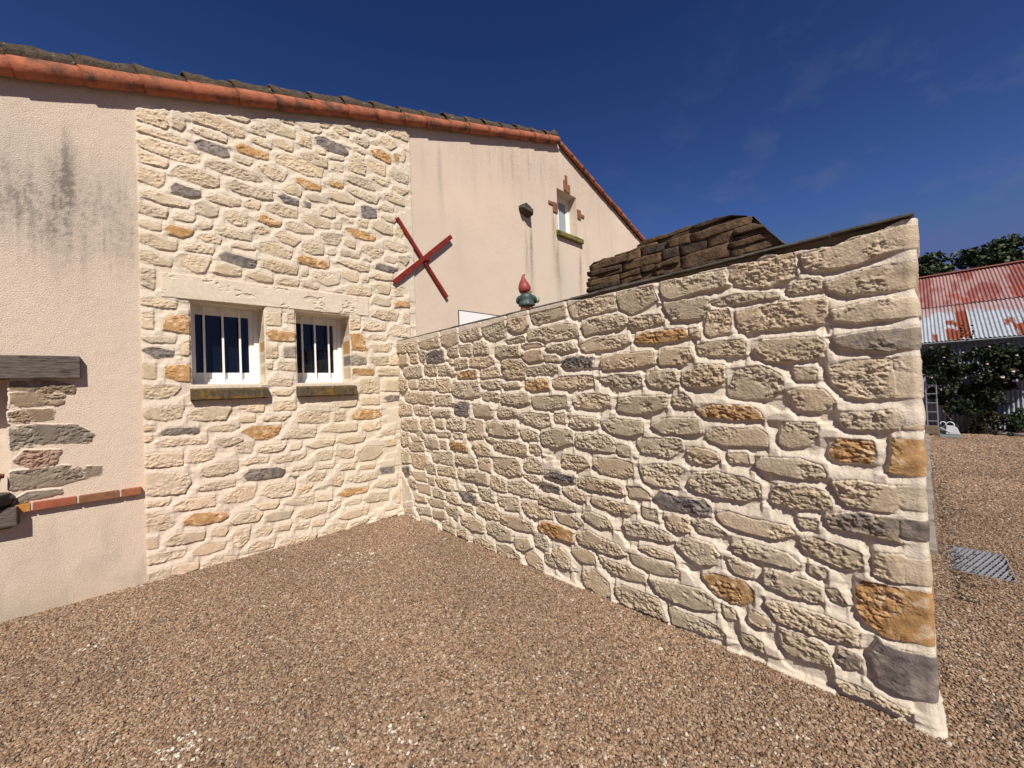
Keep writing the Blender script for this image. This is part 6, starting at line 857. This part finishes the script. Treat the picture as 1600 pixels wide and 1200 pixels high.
# ------------------------------------------------------------------ foliage
def leaf_mat(name, c, rough=.55, trans=.25):
    M = bpy.data.materials.new(name); M.use_nodes = True; N = M.node_tree.nodes; Lk = M.node_tree.links; P = N['Principled BSDF']
    a = N.new('ShaderNodeAttribute'); a.attribute_name = 'Col'; Lk.new(a.outputs['Color'], P.inputs['Base Color']); P.inputs['Roughness'].default_value = rough; P.inputs['Specular IOR Level'].default_value = .3
    return M
M_leaf = leaf_mat('leaf', None)
def leaves(name, cen, sz, base, parent, seed, var=.45, up=.3):
    rg = np.random.default_rng(seed); n = len(cen)
    d = rg.normal(size=(n, 3)); d[:, 2] -= up; d /= np.linalg.norm(d, axis=1)[:, None]; e = rg.normal(size=(n, 3)); e -= d*(e*d).sum(1)[:, None]; e /= np.linalg.norm(e, axis=1)[:, None]; nn = np.cross(d, e)
    s = (sz*(.6+.8*rg.random(n)))[:, None]; w_ = s*.36
    V = np.stack([cen-d*s*.5, cen+e*w_+nn*s*.10-d*s*.08, cen+d*s*.5, cen-e*w_+nn*s*.10-d*s*.08, cen+d*s*.18+e*w_*.8, cen+d*s*.18-e*w_*.8], 1).reshape(-1, 3)
    I = np.arange(n)[:, None]*6; F = np.concatenate([I+np.array([[0, 1, 4, 2]]), I+np.array([[0, 2, 5, 3]])])
    col = np.array(base)*(1+var*(rg.random((n, 1))*2-1))*(1+np.array((.25, .0, -.1))*(rg.random((n, 1))-.5)); C = np.repeat(col, 6, 0)
    return link(name, np_mesh(name, V, F, C), M_leaf, parent)
def clumps(rg, centres, n):
    """points near the surface of many small ellipsoidal clumps"""
    cs = np.array(centres); k = rg.integers(0, len(cs), n); v = rg.normal(size=(n, 3)); v /= np.linalg.norm(v, axis=1)[:, None]
    return cs[k, :3] + v*(rg.random((n, 1))**.45)*cs[k, 3:6]
M_bark = mat('bark', (.07,.055,.04), .95, 1, 20, .02, .3, 6)
def tree(loc, H_, R, crown_z, seed, label, nleaf=16000, lsz=.17, ncl=60):
    t = tag(empty('tree', loc), label, 'tree', 'trees behind the shed'); rg = np.random.default_rng(seed); rr = random.Random(seed); bm = bmesh.new()
    sweep(bm, [(0, 0, -.1), (.1, .05, crown_z*.5), (0, .1, crown_z), (.1, 0, H_*.85)], [.32, .25, .2, .05], 10); cl_ = []
    for i in range(ncl):
        th = rr.uniform(0, 6.28); ph_ = math.acos(rr.uniform(-.55, 1)); rad = R*rr.uniform(.45, .98)*(1+.18*math.sin(3*th+seed)); c = Vector((rad*math.sin(ph_)*math.cos(th), rad*math.sin(ph_)*math.sin(th), crown_z+(H_-crown_z)*.42+(H_-crown_z)*.60*math.cos(ph_)*rr.uniform(.6, 1)))
        r_ = rr.uniform(.17, .28)*R; cl_.append((*c, r_*1.15, r_*1.15, r_*.75))
        if i < 16: sweep(bm, [(0, 0, crown_z*rr.uniform(.6, 1)), tuple(c*.5+Vector((0, 0, crown_z*.45))), tuple(c)], [.11, .07, .02], 6)
    bm_obj('trunk', bm, M_bark, t, True)
    leaves('crown', clumps(rg, cl_, nleaf), lsz, (.030,.045,.014), t, seed)
tree((31, -7.9, 0), 8.75, 2.7, 3.2, 21, 'taller broad dark green tree behind the right side of the shed roof', 22000)
tree((29, -5.0, 0), 7.95, 2.2, 3.2, 22, 'lower dark green tree behind the shed next to the wall end', 22000)
tree((34, -13.5, 0), 8.6, 3.3, 3.2, 23, 'dark green tree far right behind the shed', 12000)

# climbing rose on the shed wall
rose = tag(empty('climbing_rose', (12.85, -5.8, 0)), 'dark green climbing rose bush with a few white blooms against the shed wall', 'rose bush')
rg = np.random.default_rng(41); rr = random.Random(41); cl_ = []
outl = [(-5.02, .95, 2.38), (-5.25, .75, 2.48), (-5.5, .62, 2.5), (-5.75, .60, 2.48), (-5.95, .65, 2.42), (-6.1, .85, 2.42), (-6.3, 1.25, 2.4), (-6.5, 1.5, 2.38), (-6.75, 1.6, 2.3), (-7.0, 1.7, 2.2)]
for k in range(190):
    y, z0, z1 = rr.choice(outl); y += rr.uniform(-.13, .13); z = rr.uniform(z0, z1-.16); r = rr.uniform(.09, .17); cl_.append((rr.uniform(-.38, .22), y+5.8, z-.08, r, r, r*.85))

leaves('foliage', clumps(rg, cl_, 15000), .07, (.020,.028,.011), rose, 42, up=.5)
leaves('tendril_leaves', np.array([(-.1+.02*math.sin(i*2), .07+.10*math.sin(i*1.9), 2.42+.022*i) for i in range(18)]), .075, (.03,.042,.016), rose, 43)
bm = bmesh.new()
for (ya, yb) in ((-5.35, -5.2), (-5.45, -5.5), (-5.6, -5.85), (-5.5, -6.1), (-5.72, -6.4), (-5.3, -5.6), (-5.66, -5.6)):
    sweep(bm, [(rr.uniform(-.05, .1), ya+5.8, 0), (rr.uniform(-.1, .1), (ya*2+yb)/3+5.8, .7), (0, (ya+2*yb)/3+5.8, 1.4), (0, yb+5.8, 2.2)], [.022, .018, .012, .006], 6)
sweep(bm, [(-.1, .10, 2.3), (-.1, .1, 2.55), (-.1, .05, 2.75)], [.006, .005, .002], 5)
bm_obj('stem', bm, M_bark, rose, True)
M_petal = mat('rose_petal', (.75,.62,.58), .6)
for y, z, r in ((-5.06, 1.50, .045), (-6.22, 1.45, .05), (-6.38, 1.58, .045), (-6.0, 1.78, .03), (-5.3, 2.0, .025), (-6.45, 1.95, .03), (-5.62, 2.1, .022), (-6.05, 2.2, .025)):
    bm = bmesh.new()
    for q in range(9):
        a = q*2.4; s_ = r*(.5+.5*q/9); c = Vector((-.42, y+5.8, z)); u_ = Vector((-.3, math.cos(a), math.sin(a)*.6)).normalized()*s_; v_ = Vector((-.5, -math.sin(a), math.cos(a)*.6)).normalized()*s_*.6
        bm.faces.new([bm.verts.new(t) for t in (c, c+u_*.6+v_, c+u_, c+u_*.6-v_)])
    bm_obj('bloom', bm, M_petal, rose)

def shrub(y, x, h, r, seed, label, base=(.030,.042,.018)):
    s = tag(empty('shrub', (x, y, 0)), label, 'shrub', 'low shrubs at the foot of the shed'); rr = random.Random(seed); rg = np.random.default_rng(seed); cl_ = []
    for k in range(34):
        a = rr.uniform(0, 6.28); q = rr.uniform(0, r); cl_.append((q*math.cos(a)*.8, q*math.sin(a), rr.uniform(.08, h*(1-.4*(q/r)**2)), .09, .09, .08))
    leaves('foliage', clumps(rg, cl_, 2600), .045, base, s, seed, up=-.3)
    bm = bmesh.new()
    for k in range(7): a = k*.9; sweep(bm, [(0, 0, 0), (.5*r*math.cos(a), .5*r*math.sin(a), h*.75)], [.010, .003], 5)
    bm_obj('stem', bm, M_bark, s)
shrub(-6.02, 12.95, .58, .28, 51, 'low dark shrub just right of the white bucket', (.050,.040,.022))
shrub(-6.50, 12.90, .62, .34, 52, 'wider low dark green shrub at the right edge below the grey corrugated wall')
shrub(-7.15, 12.9, .6, .34, 53, 'low dark shrub farthest right at the foot of the shed')

# ------------------------------------------------------------------ small things by the shed
M_alu = mat('aluminium', (.42,.43,.45), .4, metal=.7)
ld = tag(empty('ladder', (12.35, -5.045, 0)), 'grey metal ladder leaning on the shed beside the wall end', 'ladder')
lean = .22; HL = 1.62
for s_ in (-1, 1):
    bm = bmesh.new(); v = box(bm, -.012, s_*.095-.012, 0.02, .012, s_*.095+.012, HL); 
    for q in bm.verts: q.co.x += lean*q.co.z/HL
    bm_obj('rail', bm, M_alu, ld)
for k in range(7):
    z = .12+k*.235; x = lean*z/HL; bm = bmesh.new(); sweep(bm, [(x, -.09, z), (x, .09, z)], .011, 8); bm_obj('rung', bm, M_alu, ld)
bk = tag(empty('brick_stack', (12.28, -5.02, .04)), 'two old bricks at the foot of the ladder', 'bricks')
for i, (a, b) in enumerate(((0, .10), (.101, .20))): obox('brick', (-.10, -.13+i*.01, a, .10, .13-i*.01, b), mat('old_brick', (.20,.14,.10), .9, .6, 50, .004, .3, 12), bk, .008)
M_wc = mat('pale_plastic', (.62,.64,.66), .45, .1, 20, .002, .06, 8); M_wd = mat('dark_green_plastic', (.10,.12,.11), .5)  # pale plastic for the carrier body, dark green for its base
wc = tag(empty('garden_bag', (12.5, -5.35, 0)), 'pale grey plastic garden carrier with an arched handle tipped on its side by the shed', 'carrier')
bm = bmesh.new()      # wedge body, pale lid side facing the yard, looks like a tipped trug
Y = [(.09, .03), (-.155, .03), (-.115, .19), (-.06, .25), (.075, .26)]
f0 = [bm.verts.new((-.13, y, z)) for y, z in Y]; f1 = [bm.verts.new((.12, y+.02, z*.8)) for y, z in Y]
bm.faces.new(f0); bm.faces.new(f1[::-1])
for k in range(5): bm.faces.new((f0[k], f1[k], f1[(k+1) % 5], f0[(k+1) % 5]))
bm_obj('body', bm, M_wc, wc, bevel=.012)
bm = bmesh.new(); f0 = [bm.verts.new((-.10, y, z)) for y, z in ((.095, .0), (.21, .0), (.22, .16), (.15, .20), (.08, .255), (-.02, .03))]; f1 = [bm.verts.new((.14, y, z)) for y, z in ((.095, .0), (.21, .0), (.22, .16), (.15, .20), (.08, .245), (-.02, .03))]
bm.faces.new(f0); bm.faces.new(f1[::-1])
for k in range(6): bm.faces.new((f0[k], f1[k], f1[(k+1) % 6], f0[(k+1) % 6]))
bm_obj('base', bm, M_wd, wc, bevel=.01)
for (yc, zc_, ry, rz, nm) in ((.01, .24, .075, .10, 0), (.13, .27, .05, .07, 1)):
    bm = bmesh.new(); sweep(bm, [(-.09+nm*.04, yc+ry*math.cos(a), zc_+rz*math.sin(a)) for a in [math.pi*k/14 for k in range(15)]], .011, 8); bm_obj('handle', bm, M_wc, wc, True)
bm = bmesh.new(); v = box(bm, -.14, -.02, .13, -.128, .20, .15); bmesh.ops.rotate(bm, cent=(0, .1, .14), matrix=Matrix.Rotation(math.radians(35), 3, 'X'), verts=bm.verts); bm_obj('rim', bm, M_wc, wc)
tag(obox('stone_slab', (11.75, -5.50, -.02, 12.25, -5.14, .035), mat('slab', (.16,.18,.17), .9, .5, 30, .004, .2, 6), None, .008), 'flat grey green slab lying in front of the pale carrier', 'slab')
bu = tag(empty('bucket', (13.02, -5.93, .10)), 'small dented whitish bucket under the rose bush', 'bucket')
M_bu = mat('worn_paint', (.50,.50,.48), .6, .4, 30, .004, .1, 10, dark=(.12,.11,.10), dscale=16, dpos=(.5,.58))
bm = bmesh.new(); lathe(bm, [(.085, 0), (.09, .01), (.108, .15), (.113, .155), (.108, .16), (.10, .15), (.08, .02)], 24); bm_obj('body', bm, M_bu, bu, True)
bm = bmesh.new(); sweep(bm, [(0, .11*math.cos(a), .15+.02*math.sin(a)) for a in [math.pi*k/10 for k in range(11)]], .003, 6); bm_obj('handle', bm, M_alu, bu)
tag(obox('stone_edging', (12.92, -7.6, -.02, 13.2, -5.62, .10), mat('edging', (.12,.095,.075), .95, 1, 20, .02, .35, 7), None, .02), 'low rough stone edging of the bed under the shed shrubs', 'edging')
M_log = mat('pale_log', (.24,.21,.19), .9, .6, 30, .01, .35, 8)
for i, (x, y0, y1, z, lab) in enumerate(((12.75, -6.12, -6.36, .05, 'short greyish log lying before the shrubs, nearer the bucket'), (12.62, -6.35, -6.85, .05, 'longer greyish log lying before the shrubs at the right edge'), (12.85, -6.42, -6.95, .13, 'thin upper log resting on the longer log at the right edge'))):
    bm = bmesh.new(); sweep(bm, [(x, y0, z), (x-.01, (y0+y1)/2, z+.008), (x+.01, y1, z)], [.045, .05, .04], 9); tag(bm_obj('log', bm, M_log, None, True), lab, 'log', 'logs by the shrubs')
st = tag(empty('garden_stake', (12.7, -5.35, 0)), 'pale wooden stake leaning in front of the rose stems', 'stake')
bm = bmesh.new(); sweep(bm, [(0, -.14, .18), (.05, .12, .62)], .012, 7); bm_obj('pole', bm, M_log, st)
